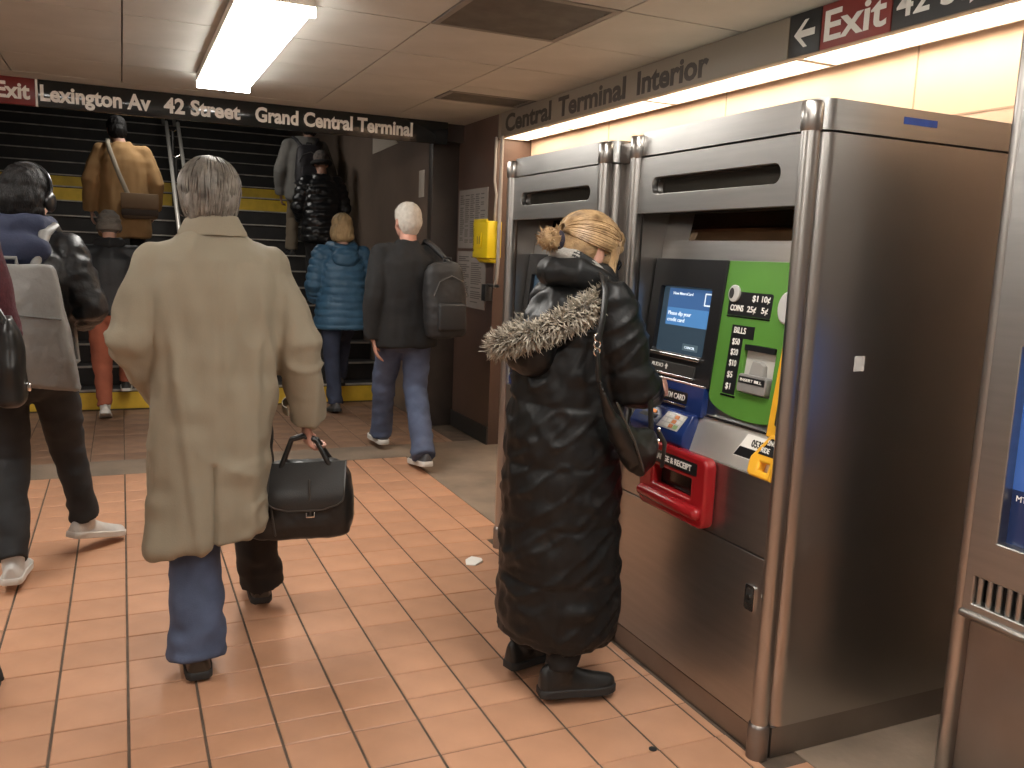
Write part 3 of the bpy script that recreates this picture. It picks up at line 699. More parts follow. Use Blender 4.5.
def kiosk():
    t = thing('card_kiosk', 'stainless kiosk with blue screen and vent grille at the right edge', 'ticket machine', (2.2, 1.2, 0))
    y1, y0, X = 1.612, 0.70, 2.15
    b = MB(); b.box(X, 2.85, y1-0.045, y1, 0, 2.30); o = b.build('side_panel', STEEL_V, t)
    bm = bmesh.new(); bm.from_mesh(o.data)
    ed = [e for e in bm.edges if abs(e.verts[0].co.z-e.verts[1].co.z) > 1 and e.verts[0].co.x < 0]
    bmesh.ops.bevel(bm, geom=ed, offset=0.02, segments=6, profile=0.5, affect='EDGES'); bm.to_mesh(o.data); bm.free(); shade(o.data, 50)
    b = MB(); b.box(X, 2.85, y0, y0+0.045, 0, 2.30); b.build('side_panel', STEEL_V, t, bevel=0.01)
    b = MB(); b.box(X+0.03, 2.85, y0+0.046, y1-0.046, 2.18, 2.30); b.build('top_panel', STEEL, t)
    b = MB(); b.box(X+0.03, 2.85, 1.34, y1-0.046, 0.0, 0.548); b.box(X+0.20, 2.85, y0+0.046, 1.34, 0.30, 0.548); b.build('lower_body', STEEL_D, t)
    b = MB(); b.box(X+0.03, 2.85, y0+0.046, 1.338, 0.0, 0.10); b.build('foot_rail', STEEL_D, t)
    YC = (y0+y1)/2; R = R_F
    U0, U1 = YC-(y1-0.046), YC-(y0+0.046)
    b = MB(); b.box(X+0.035, 2.85, y0+0.048, y1-0.048, 0.55, 2.17); b.build('housing', STEEL_D, t)
    org = (X+0.035, YC, 0)
    sc = (YC-1.492, 0.775, YC-0.95, 1.32)
    g = (YC-1.545, 0.585, YC-0.85, 0.672)
    pl_ = plate(t, 'front_plate', STEEL, org, R, UPV, [rrect(U0, 0.552, U1, 2.165, 0.02), rrect(*sc, 0.006), rrect(*g, 0.004)], 0.045, 0.004)
    plate(t, 'screen', mat('kiosk_screen', (0.01,0.02,0.06), 0.12, emit=(0.010,0.02,0.06), estr=0.35), org, R, UPV, [rrect(sc[0]-0.01, sc[1]-0.01, sc[2]+0.01, sc[3]+0.01, 0.004)], 0.01)
    plate(t, 'screen_picture', mat('kiosk_blue', (0.03,0.08,0.25), 0.12, emit=(0.035,0.085,0.26), estr=0.4), org, R, UPV, [rrect(sc[0], 0.93, sc[2], sc[3], 0.002)], 0.001, dz=0.0102)
    text(t, 'MTA', (X+0.0245, YC-(sc[0]+0.018), 0.90), R, UPV, WHITE_INK, h=0.016)
    plate(t, 'grille_back', BLACKM, org, R, UPV, [rrect(g[0]-0.005, g[1]-0.005, g[2]+0.005, g[3]+0.005, 0.003)], 0.006)
    for k in range(24):
        y = YC-g[0]-0.014-k*0.029
        if y < 0.86: break
        b = MB(); b.tube([(X+0.008, y, g[1]+0.004), (X+0.008, y, g[3]-0.004)], 0.0095, n=10); b.build('grille_bar', STEEL, t)
    b = MB(); b.tube([(X-0.012, y1-0.05, 0.556), (X-0.012, y0+0.05, 0.556)], 0.012, n=10); b.build('front_lip', STEEL_V, t)
kiosk()

# ------------------------------------------------------------------ people
def fade_noise(co, scale, seed=0):
    """smooth 3D value noise, numpy, about -1..1"""
    p = np.asarray(co)*scale+seed*17.3; i = np.floor(p).astype(np.int64); f = p-i; f = f*f*(3-2*f)
    def h(a, b, c):
        n = (a*374761393+b*668265263+c*2147483647+seed*1274126177) & 0x7fffffff
        n = ((n ^ (n >> 13))*1274126177) & 0x7fffffff
        return ((n ^ (n >> 16)) & 0xffff)/32767.5-1
    out = 0
    for dx in (0, 1):
        for dy in (0, 1):
            for dz in (0, 1):
                wt = (f[:,0] if dx else 1-f[:,0])*(f[:,1] if dy else 1-f[:,1])*(f[:,2] if dz else 1-f[:,2])
                out = out+wt*h(i[:,0]+dx, i[:,1]+dy, i[:,2]+dz)
    return out
def remesh(mb, voxel, it=6, fac=0.5, disp=None, post=None):
    me = mb.mesh('tmp'); o = bpy.data.objects.new('tmp', me); COL.objects.link(o)
    m = o.modifiers.new('r', 'REMESH'); m.mode = 'VOXEL'; m.voxel_size = voxel; m.adaptivity = 0
    if it: s = o.modifiers.new('s', 'SMOOTH'); s.iterations = it; s.factor = fac
    out = eval_mesh(o); bpy.data.objects.remove(o); bpy.data.meshes.remove(me)
    n = len(out.vertices)
    if disp is not None and n:
        co = np.empty(n*3); out.vertices.foreach_get('co', co); co = co.reshape(-1, 3)
        nr = np.empty(n*3); out.vertices.foreach_get('normal', nr); nr = nr.reshape(-1, 3)
        d = disp(co, nr); co = co+nr*d[:, None]
        out.vertices.foreach_set('co', co.ravel()); out.update()
    return out
def part(p, name, mb, m, voxel=0.012, it=5, disp=None, label=None):
    me = remesh(mb, voxel, it, 0.5, disp); return link(name, me, m, p, label, 80)

BASE = dict(pelvis=(0,0,0.95), waist=(0,0,1.10), chest=(0,0,1.32), neck=(0,-0.015,1.48), head=(0,0.02,1.635),
            shR=(0.185,0,1.42), elR=(0.235,-0.03,1.13), wrR=(0.245,0.05,0.88), shL=(-0.185,0,1.42), elL=(-0.235,-0.03,1.13), wrL=(-0.245,0.05,0.88),
            hiR=(0.09,0,0.92), knR=(0.10,0.03,0.50), anR=(0.10,-0.02,0.09), hiL=(-0.09,0,0.92), knL=(-0.10,0.03,0.50), anL=(-0.10,-0.02,0.09))
SKIN = mat('skin', (0.46,0.27,0.20), 0.55, var=0.06, vscale=20); SKIN2 = mat('skin_pink', (0.55,0.29,0.22), 0.55, var=0.08, vscale=25)
EYEW = mat('eye_white', (0.6,0.57,0.54), 0.2); EYED = mat('eye_dark', (0.03,0.02,0.015), 0.15); LIPS = mat('lips', (0.36,0.13,0.11), 0.5)
def vnorm(a): a = np.array(a, float); return a/(np.linalg.norm(a)+1e-9)
def rot_head(yaw, pitch, roll=0):
    cy, sy, cp, sp = math.cos(yaw), math.sin(yaw), math.cos(pitch), math.sin(pitch)
    Rz = np.array(((cy,-sy,0),(sy,cy,0),(0,0,1))); Rx = np.array(((1,0,0),(0,cp,-sp),(0,sp,cp)))   # pitch<0 looks down
    cr, sr = math.cos(roll), math.sin(roll); Ry = np.array(((cr,0,sr),(0,1,0),(-sr,0,cr)))
    return Rz@Ry@Rx
def hand(b, wrist, d, thumb, curl, s=1.0):
    w_ = np.array(wrist, float); d = vnorm(d); t = np.array(thumb, float); t = vnorm(t-d*(t@d)); n = np.cross(d, t)
    if curl < 0: n = -n; curl = -curl
    for off, ln in ((0.028,0.95),(0.0095,1.05),(-0.0095,1.0),(-0.028,0.80)):
        kn = w_+d*0.088*s+t*off*s; p = [w_+t*off*0.55*s, kn]; a = 0; q = kn
        for seg, bend in ((0.042,0.55),(0.026,0.75),(0.020,0.5)):
            a += bend*curl; q = q+(d*math.cos(a)+n*math.sin(a))*seg*ln*s; p.append(q)
        b.tube(p, [0.0135*s,0.0120*s,0.0095*s,0.0085*s,0.0075*s], n=8)
    a0 = w_+d*0.025*s+t*0.024*s; a1 = a0+(d*0.6+t*0.7+n*0.25)*0.042*s; a2 = a1+(d*0.85+t*0.25+n*0.4*(0.5+curl))*0.032*s; a3 = a2+(d*0.85+n*0.5*(0.4+curl))*0.024*s
    b.tube([a0,a1,a2,a3], [0.014*s,0.0125*s,0.0105*s,0.009*s], n=8)
class Person:
    def __init__(s, label, loc, rz, h=1.75, pose=None, head=(0,0,0), skin=None, voxel=0.009, hands=None, fem=False, name='person', build=True):
        s.t = thing(name, label, 'person', loc, rz); s.k = h/1.75; s.loc = Vector(loc); s.rz = rz; s.vox = voxel
        J = dict(BASE); J.update(pose or {}); s.J = {a: np.array(v, float)*s.k for a, v in J.items()}
        s.R = rot_head(*head); s.fem = fem; s.skin = skin or SKIN
        s.body(hands or {})
    def W(s, p):   # local -> world
        return Matrix.Rotation(s.rz, 3, 'Z')@Vector(p)+s.loc
    def H(s, p): return s.J['head']+s.R@(np.array(p, float)*s.k)
    def body(s, hands):
        J, k = s.J, s.k; b = MB(); R = s.R; f = 0.92 if s.fem else 1.0
        b.tube([J['pelvis']-np.array((0,0,0.01*k)), J['waist'], J['chest'], (J['chest']*0.4+J['neck']*0.6)], [0.10*k, 0.100*k, 0.110*k, 0.08*k], n=16, flat=((0,1,0), 0.75))
        dn_ = np.array((0,0,0.045*k)); b.tube([J['shL']*np.array((0.9,1,1))-dn_, (J['chest']*0.45+J['neck']*0.55)-dn_*0.5, J['shR']*np.array((0.9,1,1))-dn_], [0.04*k, 0.055*k, 0.04*k], n=12)
        for S in 'LR':
            b.tube([J['sh'+S]*np.array((0.92,1,1))-np.array((0,0,0.03*k)), J['el'+S]*0.5+J['sh'+S]*0.5, J['el'+S], J['wr'+S]*0.6+J['el'+S]*0.4, J['wr'+S]], [0.043*k*f, 0.042*k*f, 0.038*k*f, 0.035*k*f, 0.026*k*f], n=12)
            b.tube([J['hi'+S], J['kn'+S]*0.45+J['hi'+S]*0.55, J['kn'+S], J['an'+S]*0.35+J['kn'+S]*0.65, J['an'+S]], [0.085*k, 0.07*k, 0.052*k, 0.053*k, 0.036*k], n=12)
            if S in hands: d, th, c = hands[S]
            else: d, th, c = J['wr'+S]-J['el'+S], (0,1,0.05), (0.7 if S == 'L' else -0.7)
            hand(b, J['wr'+S], d, th, c, k*(0.92 if s.fem else 1.0))
        b.tube([J['neck']-np.array((0,0,0.04*k)), s.H((0,-0.03,-0.07))], [0.062*k*f, 0.054*k*f], n=14)
        E = lambda c, r: b.ell(s.H(c), [x*k for x in r], R=R)
        E((0,-0.018,0.035), (0.074,0.096,0.086)); E((0,0.03,-0.035), (0.060,0.062,0.078)); E((0,0.055,-0.092), (0.03,0.03,0.022))
        E((0,0.078,0.020), (0.048,0.018,0.014)); E((0.034,0.060,-0.025), (0.026,0.026,0.024)); E((-0.034,0.060,-0.025), (0.026,0.026,0.024))
        b.tube([s.H((0,0.088,0.012)), s.H((0,0.104,-0.012)), s.H((0,0.112,-0.030))], [0.009*k, 0.012*k, 0.014*k], n=10)
        for x in (-1, 1):
            E((0.076*x,-0.012,-0.010), (0.010,0.024,0.034)); E((0.078*x,-0.02,0.010), (0.012,0.020,0.018))
        s.bodyo = part(s.t, 'body', b, s.skin, s.vox, 4)
        for x in (-1, 1):
            b = MB(); b.ell(s.H((0.031*x,0.078,0.0)), [0.0125*k]*3, 10, 7); e = b.build('eye', EYEW, s.t, world=False)
            b = MB(); b.ell(s.H((0.031*x,0.0875,0.0)), [0.005*k]*3, 8, 6); b.build('iris', EYED, e, world=False)
        b = MB(); b.tube([s.H((-0.022,0.084,-0.060)), s.H((0,0.093,-0.058)), s.H((0.022,0.084,-0.060))], [0.004*k,0.0075*k,0.004*k], n=8); b.build('lips', LIPS, s.t, world=False)
    def hair(s, m, parts, amp=0.004, scale=(60,60,14), voxel=0.007, name='hair', label=None, extra=None):
        b = MB()
        for c, r in parts: b.ell(s.H(c), [x*s.k for x in r], 16, 10, R=s.R)
        if extra: extra(b)
        sc = np.array(scale)
        def disp(co, nr): return amp*fade_noise(co*sc, 1.0, 3)+amp*0.6*fade_noise(co*sc*2.1, 1.0, 5)
        return part(s.t, name, b, m, voxel, 2, disp, label)
    def trousers(s, m, rad=(0.105,0.092,0.075,0.07,0.075), cuff=0.02, name='trousers', sides='LR', voxel=0.011, disp=None, joints=True):
        J, k = s.J, s.k; b = MB()
        if sides == 'LR': b.ell(J['pelvis']-np.array((0,0,0.04*k)), (0.172*k, 0.128*k, 0.16*k))
        for S in sides:
            h, kn, a = J['hi'+S], J['kn'+S], J['an'+S]; dn = vnorm(a-kn)
            end = a+dn*(cuff*k)
            b.tube([h, h*0.5+kn*0.5, kn, kn*0.55+a*0.45, end-dn*0.03*k, end], [r*k for r in (rad[0], rad[1], rad[2], rad[3], rad[4], rad[4])], n=18, round_ends=False)
        sd = random.randint(0, 99)
        def dd(co, nr):
            d = 0.006*fade_noise(co*np.array((9,9,14)), 1, sd)+0.004*fade_noise(co*np.array((18,18,30)), 1, sd+1)
            low = np.clip((0.28*k-co[:,2])/(0.2*k), 0, 1); return d*(1+1.2*low)
        return part(s.t, name, b, m, voxel, 4, disp or dd)
    def shoe(s, S, m, sole_m, yaw=0.0, pitch=0.0, L=0.285, drop=None, w=0.05, hgt=0.075, name='shoe', off=(0,0,0), boot=0.0, heel=0.028):
        k = s.k; a = s.J['an'+S]; L = L*k
        Rm = rot_head(yaw, pitch)
        base = a+np.array(off)*k-Rm@np.array((0,0,0.085*k))-Rm@np.array((0,0.075*k,0))
        secs = [(0.0,0.55,0.75),(0.06,0.80,0.92),(0.22,0.86,1.0),(0.38,0.84,0.92),(0.55,0.92,0.68),(0.72,1.0,0.55),(0.86,0.92,0.48),(0.95,0.68,0.42),(1.0,0.35,0.30)]
        rr = []
        for y, wf, hf in secs:
            ring = []
            for i in range(14):
                q = 2*math.pi*i/14; c, d = math.cos(q), math.sin(q)
                x = w*k*wf*c*(1 if d < 0.2 else 1-0.25*d); z = heel*k*0.6+max(0, d)*hgt*hf*k+(d*0.01*k if d < 0 else 0)
                ring.append(base+Rm@np.array((x, y*L, z)))
            rr.append(ring)
        b = MB(); b.rings(rr)
        top = base+Rm@np.array((0, 0.075*k, 0.05*k))
        b.tube([top, a+np.array(off)*k+(s.J['kn'+S]-a)*(0.06+boot)], [0.043*k, (0.046+0.035*boot)*k], n=14, round_ends=False)
        o = part(s.t, name, b, m, 0.007, 3)
        rr = []
        for z in (0.0, heel*k):
            ring = []
            for y, wf, hf in secs: ring.append(base+Rm@np.array((w*k*wf*1.06, (y*1.02-0.01)*L, z)))
            for y, wf, hf in reversed(secs): ring.append(base+Rm@np.array((-w*k*wf*1.06, (y*1.02-0.01)*L, z)))
            rr.append(ring)
        b = MB(); b.rings(rr); b.build('sole', sole_m, o, world=False, bevel=0.003, seg=1)
        return o
def arm_tube(b, J, S, k, r=(0.075,0.07,0.066,0.06,0.055), over=0.0):
    sh, el, wr = J['sh'+S], J['el'+S], J['wr'+S]; d = vnorm(wr-el); wr = wr+d*over
    b.tube([sh, sh*0.5+el*0.5, el, el*0.5+wr*0.5, wr-d*0.02, wr], [x*k for x in (r[0], r[1], r[2], r[3], r[4], r[4])], n=16, round_ends=False)
    b.ell(sh, [r[0]*k*1.02]*3)
    nk = J['neck']; b.tube([nk*0.75+sh*0.25-np.array((0,0,0.05*k)), nk*0.3+sh*0.7-np.array((0,0,0.012*k)), sh-np.array((0,0,0.01*k))], [0.07*k, r[0]*k*0.96, r[0]*k], n=14)
def seg_dist(co, a, c):
    ab = c-a; t = np.clip(((co-a)@ab)/(ab@ab), 0, 1); return np.linalg.norm(co-(a+t[:, None]*ab), axis=1), t
def quilt(J, k, pitch=0.075, amp=0.016, wr_amp=0.004, pw=0.55, z0=0.0, sides='LR', seed=1, bias=0.0):
    def dd(co, nr):
        par = co[:,2]-z0; best = np.full(len(co), 0.115*k)
        for S in sides:
            L0 = 0
            for a, c in (('sh','el'), ('el','wr')):
                A, C = J[a+S], J[c+S]; d, t = seg_dist(co, A, C); ln = np.linalg.norm(C-A)
                m = d < best; par = np.where(m, -(L0+t*ln), par); best = np.where(m, d, best); L0 += ln
        wob = 0.010*fade_noise(co*6.0, 1, seed)
        ph = np.abs(np.sin(np.pi*(par+wob)/pitch))
        d = amp*(ph**pw)-amp*0.6
        d += wr_amp*fade_noise(co*np.array((34,34,22)), 1, seed+2)*ph+wr_amp*0.9*fade_noise(co*np.array((14,14,26)), 1, seed+4)
        return d
    return dd
def folds(amp=0.008, seed=2, k=1.0, vent=None):
    def dd(co, nr):
        low = np.clip((1.35*k-co[:,2])/(0.8*k), 0.15, 1.2)
        d = amp*low*fade_noise(co*np.array((11,11,2.2)), 1, seed)+amp*0.5*fade_noise(co*np.array((22,22,6)), 1, seed+1)+amp*0.35*fade_noise(co*np.array((9,9,18)), 1, seed+2)
        return d
    return dd

WOOLB = mat('black_wool', (0.009,0.009,0.0095), 0.9, var=0.2, vscale=30, bump=0.15, bscale=300)
NYLONB = mat('black_nylon', (0.008,0.0082,0.0085), 0.46, spec=0.32, var=0.2, vscale=6, bump=0.2, bscale=28)
LEATHB = mat('black_leather', (0.011,0.0105,0.010), 0.38, bump=0.06, bscale=220)
DENIM = mat('blue_denim', (0.065,0.085,0.145), 0.85, var=0.25, vscale=9, bump=0.15, bscale=260)
DENIM_D = mat('dark_denim', (0.03,0.04,0.075), 0.85, var=0.25, vscale=9, bump=0.15, bscale=260)
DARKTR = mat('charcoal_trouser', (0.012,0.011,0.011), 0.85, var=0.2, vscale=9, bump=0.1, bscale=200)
SOLEW = mat('white_sole', (0.62,0.60,0.56), 0.6); SOLEB = mat('black_sole', (0.02,0.02,0.02), 0.7)
SNEAKW = mat('pale_sneaker', (0.55,0.53,0.50), 0.7, var=0.1, vscale=20, bump=0.1, bscale=150)
SNEAKG = mat('grey_sneaker', (0.07,0.07,0.075), 0.6, var=0.3, vscale=25)

# --- man in the trench coat
def trench_man():
    pose = dict(wrR=(0.315,0.03,0.85), elR=(0.268,-0.04,1.13), shR=(0.18,-0.01,1.385), shL=(-0.18,-0.01,1.385), elL=(-0.262,-0.05,1.15), wrL=(-0.17,0.10,0.97),
                knL=(-0.07,0.02,0.49), anL=(-0.075,-0.10,0.095), hiR=(0.095,0.03,0.92), knR=(0.15,0.26,0.54), anR=(0.20,0.40,0.13), head=(-0.005,0.03,1.598), neck=(0,0,1.47))
    p = Person('grey-haired man in a beige trench coat carrying a black leather bag', (0.285,3.13,0), 0.0, 1.80, pose, head=(-0.10,-0.10,0), skin=SKIN2, voxel=0.008,
               hands={'R': ((0.05,0.1,-1), (-0.15,1,0), 1.25), 'L': ((0.35,0.9,-0.1), (0,0.1,1), 0.8)})
    J, k = p.J, p.k
    C = mat('trench_beige', (0.265,0.228,0.165), 0.8, var=0.06, vscale=5, bump=0.12, bscale=220)
    b = MB()
    b.hoops([(z*k, cx*k, cy*k, rx*k, ry*k) for z, cx, cy, rx, ry in
             [(0.455,-0.035,-0.02,0.195,0.160),(0.48,-0.035,-0.02,0.200,0.163),(0.62,-0.025,-0.01,0.198,0.160),(0.80,-0.012,0,0.195,0.16),(0.95,-0.005,0,0.200,0.16),(1.10,0,0,0.207,0.158),(1.25,0,-0.005,0.218,0.155),
              (1.34,0,-0.01,0.222,0.148),(1.40,0,-0.01,0.198,0.135),(1.445,0,-0.008,0.150,0.115),(1.50,0,0,0.095,0.09),(1.515,0,0,0.075,0.075)]], n=36, e=2.4)
    arm_tube(b, J, 'R', k, (0.072,0.078,0.076,0.072,0.070), 0.01); arm_tube(b, J, 'L', k, (0.072,0.078,0.076,0.072,0.07), 0.04)
    b.v = [(x, y, z+(0.14*x+0.012)*max(0, min(1, (0.75*k-z)/(0.3*k)))) for x, y, z in b.v]
    f = folds(0.017, 4, k)
    def dd(co, nr):
        d = f(co, nr); bk = (co[:,1] < -0.05*k)
        sl = np.exp(-((co[:,0]+0.02*k)/0.007)**2)*(co[:,2] < 0.74*k)*bk; d = d-0.016*sl
        seam = np.exp(-((co[:,0])/0.006)**2)*(co[:,2] < 1.4*k)*(co[:,2] >= 0.74*k)*bk; d = d-0.004*seam
        yoke = np.exp(-((np.abs(co[:,0])-0.215*k+0.02*(1.4*k-co[:,2]))/0.008)**2)*(co[:,2] > 1.0*k)*bk; d = d-0.003*yoke
        rg = 1-np.abs(fade_noise(co*np.array((7,7,3.0)), 1, 14)); d = d+0.010*np.clip((rg-0.72)/0.28, 0, 1)**1.5*np.clip((1.45*k-co[:,2])*2, 0, 1)
        el = np.exp(-((co[:,2]-1.10*k)/(0.13*k))**2)*np.clip((np.abs(co[:,0])-0.17*k)*12, 0, 1); rg = 1-np.abs(fade_noise(co*np.array((6,6,17)), 1, 17)); d = d+0.013*el*np.clip((rg-0.6)/0.4, 0, 1)
        lo = np.clip((0.85*k-co[:,2])*4, 0, 1)*np.clip(co[:,0]*8, 0, 1); rg = 1-np.abs(fade_noise((co+np.stack((co[:,2]*0.6, co[:,1]*0, -co[:,0]*0.5), 1))*np.array((6,6,12)), 1, 23)); d = d+0.011*lo*np.clip((rg-0.65)/0.35, 0, 1)
        # long drag folds down the back
        for x0, s0, a in ((-0.13,0.10,0.016),(0.12,-0.05,0.012),(0.165,0.16,0.018),(-0.175,-0.05,0.014),(0.03,-0.12,0.007)):
            d = d+a*np.exp(-((co[:,0]/k-x0-s0*(1.1-co[:,2]/k))/0.018)**2)*bk*np.clip((1.38*k-co[:,2])*3, 0, 1)
        return d
    part(p.t, 'trench_coat', b, C, 0.009, 10, dd, 'beige trench coat with a back vent')
    # collar, turned down
    b = MB(); rr = []
    for (r, ry, z) in ((0.072,0.078,1.545),(0.080,0.086,1.548),(0.108,0.108,1.497),(0.112,0.112,1.482),(0.098,0.098,1.490),(0.068,0.074,1.530)):
        ring = []
        for i in range(32):
            q = 2*math.pi*i/32; yy = math.sin(q)
            ring.append((r*math.cos(q)*k, (ry*yy+0.003)*k, (z-0.03*max(0, yy)**2+0.004*max(0,-yy))*k))
        rr.append(ring)
    rr.append(rr[0]); b.rings(rr, caps=False); me = b.mesh('collar'); link('collar', me, C, p.t, None, 60)
    # cuff strap and button
    wr = J['wrR']; d = vnorm(J['wrR']-J['elR'])
    b = MB(); c0 = wr-d*0.055*k
    u = vnorm(np.cross(d, (0,1,0))); v = np.cross(d, u); ring0 = []
    rr = []
    for off, rad in ((-0.016,0.0745),(-0.016,0.0785),(0.016,0.0785),(0.016,0.0745)):
        rr.append([c0+d*off*k+(u*math.cos(a)+v*math.sin(a))*rad*k for a in np.linspace(math.radians(150), math.radians(300), 16)])
    n = 16
    vs = [q for r in rr for q in r]; fs = []
    for a in range(4):
        for i in range(n-1): fs.append((a*n+i, a*n+i+1, ((a+1)%4)*n+i+1, ((a+1)%4)*n+i))
    fs += [(0,n,2*n,3*n), (n-1,4*n-1,3*n-1,2*n-1)]
    b.add(vs, fs); b.build('cuff_strap', C, p.t, world=False)
    a = math.radians(285); q = c0+(u*math.cos(a)+v*math.sin(a))*0.081*k
    b = MB(); b.ell(q, (0.009,0.009,0.009), 10, 7); b.build('button', mat('button_tan', (0.22,0.16,0.10), 0.4), p.t, world=False)
    # hair
    HG = mat('grey_hair', (0.10,0.085,0.07), 0.5, col2=(0.33,0.30,0.26), vscale=9, stretch=(6,6,1.2), bump=0.5, bscale=90)
    p.hair(HG, [((0,-0.022,0.045), (0.096,0.110,0.096)), ((0,-0.055,0.0), (0.092,0.076,0.085)), ((0,-0.06,-0.05), (0.074,0.050,0.05)), ((0.02,0.03,0.105), (0.055,0.06,0.034)), ((-0.068,0.0,0.015),(0.018,0.035,0.05)), ((0.068,0.0,0.015),(0.018,0.035,0.05))], amp=0.0035, scale=(70,26,22))
    b = MB()
    for i in range(210):
        ph = random.uniform(-math.pi, math.pi); r0 = random.uniform(0.985, 1.03); sw = random.uniform(-0.2, 0.2)
        tend = 2.75 if math.sin(ph) < -0.1 else (1.55 if math.sin(ph) < 0.5 else 1.15)
        sn = lambda q1: math.sin(q1) if q1 < 1.57 else max(math.sin(q1), 0.78+0.22*(1-(q1-1.57)/1.2))
        pts = [p.H((0.097*r0*math.cos(ph+sw*q1)*sn(q1), -0.026+0.110*r0*math.sin(ph+sw*q1)*sn(q1), 0.035+0.104*r0*math.cos(q1))) for q1 in np.linspace(0.12, tend+random.uniform(-0.15, 0.1), 8)]
        b.tube(pts, [0.002]+[0.0038]*6+[0.0012], n=5)
    b.build('hair_strands', mat('grey_strands', (0.07,0.06,0.05), 0.5, col2=(0.27,0.245,0.21), vscale=24), p.t, world=False)
    p.trousers(DENIM, sides='L', rad=(0.10,0.095,0.088,0.088,0.094), cuff=0.035, name='trouser_leg').__setitem__('label', 'faded blue denim trouser leg')
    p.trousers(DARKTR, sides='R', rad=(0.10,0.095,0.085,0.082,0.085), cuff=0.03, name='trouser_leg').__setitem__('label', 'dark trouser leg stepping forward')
    BR = mat('brown_leather', (0.035,0.025,0.017), 0.4)
    p.shoe('L', BR, SOLEB, L=0.29); p.shoe('R', BR, SOLEB, L=0.29, pitch=0.12)
    return p
TM = trench_man()

def leather_bag(person):
    c = person.W(person.J['wrR'])
    t = thing('leather_bag', 'black soft leather bag with flap carried by the trench coat man', 'bag', (c.x-0.012, c.y+0.03, 0.420), math.radians(-16))
    W, H, D = 0.192, 0.25, 0.092
    tilt = math.radians(3)
    def T(x, y, z): return (x*math.cos(tilt)+z*math.sin(tilt)*0.6, y, z*math.cos(tilt)+x*math.sin(tilt))
    b = MB(); rr = []
    for z, fx, fy in ((0.0,0.86,0.75),(0.012,0.96,0.95),(0.06,1.02,1.08),(0.15,1.0,1.02),(0.22,0.92,0.85),(0.262,0.80,0.62),(0.285,0.62,0.40)):
        ring = []
        for i in range(36):
            q = 2*math.pi*i/36; cx, sx = math.cos(q), math.sin(q); e = 2/4.5
            ring.append(T(W*fx*math.copysign(abs(cx)**e, cx), D*fy*math.copysign(abs(sx)**e, sx), z))
        rr.append(ring)
    b.rings(rr)
    def wr(co, nr): return 0.004*fade_noise(co*18, 1, 3)+0.002*fade_noise(co*45, 1, 4)
    link('bag_body', remesh(b, 0.007, 3, disp=wr), LEATHB, t, None, 70)
    # flap over the rear (seen) side
    for s, nm in ((-1, 'flap'),):
        b = MB(); rr = []
        for j in range(12):
            v = j/11; z = 0.288-0.165*v; y = s*(0.03+0.072*math.sin(min(1, v*1.15)*math.pi/2)+0.012)
            wv = 0.138*(1 if v < 0.75 else math.sqrt(max(0.02, 1-((v-0.75)/0.28)**2)))
            rr.append([T(0.02+wv*x, y-0.004*abs(x)**2*s, z) for x in np.linspace(-1, 1, 13)]+[T(0.02+wv*x*0.98, y-0.010*s, z) for x in np.linspace(1, -1, 13)])
        b.rings(rr); b.build('flap', mat('flap_leather', (0.02,0.019,0.018), 0.42, bump=0.08, bscale=200), t, world=False)
        b = MB(); b.tube([r[0] for r in rr]+[rr[-1][i] for i in range(1, 12)]+[r[12] for r in reversed(rr)], 0.0035, n=6); b.build('flap_piping', mat('leather_edge', (0.05,0.045,0.04), 0.3), t, world=False)
    b = MB(); b.tube([T(0.03,-0.100,0.235), T(0.035,-0.112,0.17), T(0.04,-0.108,0.105)], 0.004, n=8, flat=((0,1,0),0.4)); b.build('flap_strap', mat('leather_edge', (0.05,0.045,0.04), 0.3), t, world=False)
    b = MB(); b.tube([T(0.026,-0.110,0.112), T(0.026,-0.113,0.098), T(0.054,-0.113,0.098), T(0.054,-0.110,0.112)], 0.0035, n=8); b.build('buckle', CHROME, t, world=False)
    # twin handles up to the hand
    hx, hy, hz = 0.012, -0.03, 0.385
    for s in (-1, 1):
        b = MB(); b.tube([T(-0.085,s*0.05,0.215), T(-0.080,s*0.045,0.27), (hx-0.045,hy+s*0.012,hz-0.012), (hx,hy+s*0.010,hz+0.002), (hx+0.045,hy+s*0.012,hz-0.012), T(0.10,s*0.045,0.27), T(0.125,s*0.05,0.215)], 0.0095, n=10, flat=((0,1,0),0.7))
        b.build('handle', LEATHB, t, world=False)
        for x in (-0.086, 0.124):
            b = MB(); b.ell(T(x, s*0.06, 0.225), (0.011,0.007,0.011), 10, 7); b.build('ring', CHROME, t, world=False)
    # side pocket, strap and rings
    b = MB(); b.tube([T(-0.178,-0.03,0.20), T(-0.195,-0.035,0.14), T(-0.205,-0.03,0.08), T(-0.17,-0.045,0.02)], [0.008,0.012,0.014,0.008], n=10); b.build('side_strap', LEATHB, t, world=False)
    b = MB(); b.tube([T(-0.172,-0.03,0.215), T(-0.188,-0.03,0.205), T(-0.19,-0.03,0.185), T(-0.176,-0.03,0.18)], 0.004, n=8); b.build('ring', CHROME, t, world=False)
    b = MB(); b.tube([T(-0.12,-0.088,0.20), T(-0.10,-0.100,0.12), T(-0.085,-0.098,0.03)], 0.004, n=8); b.build('seam_piping', mat('leather_edge', (0.05,0.045,0.04), 0.3), t, world=False)
leather_bag(TM)

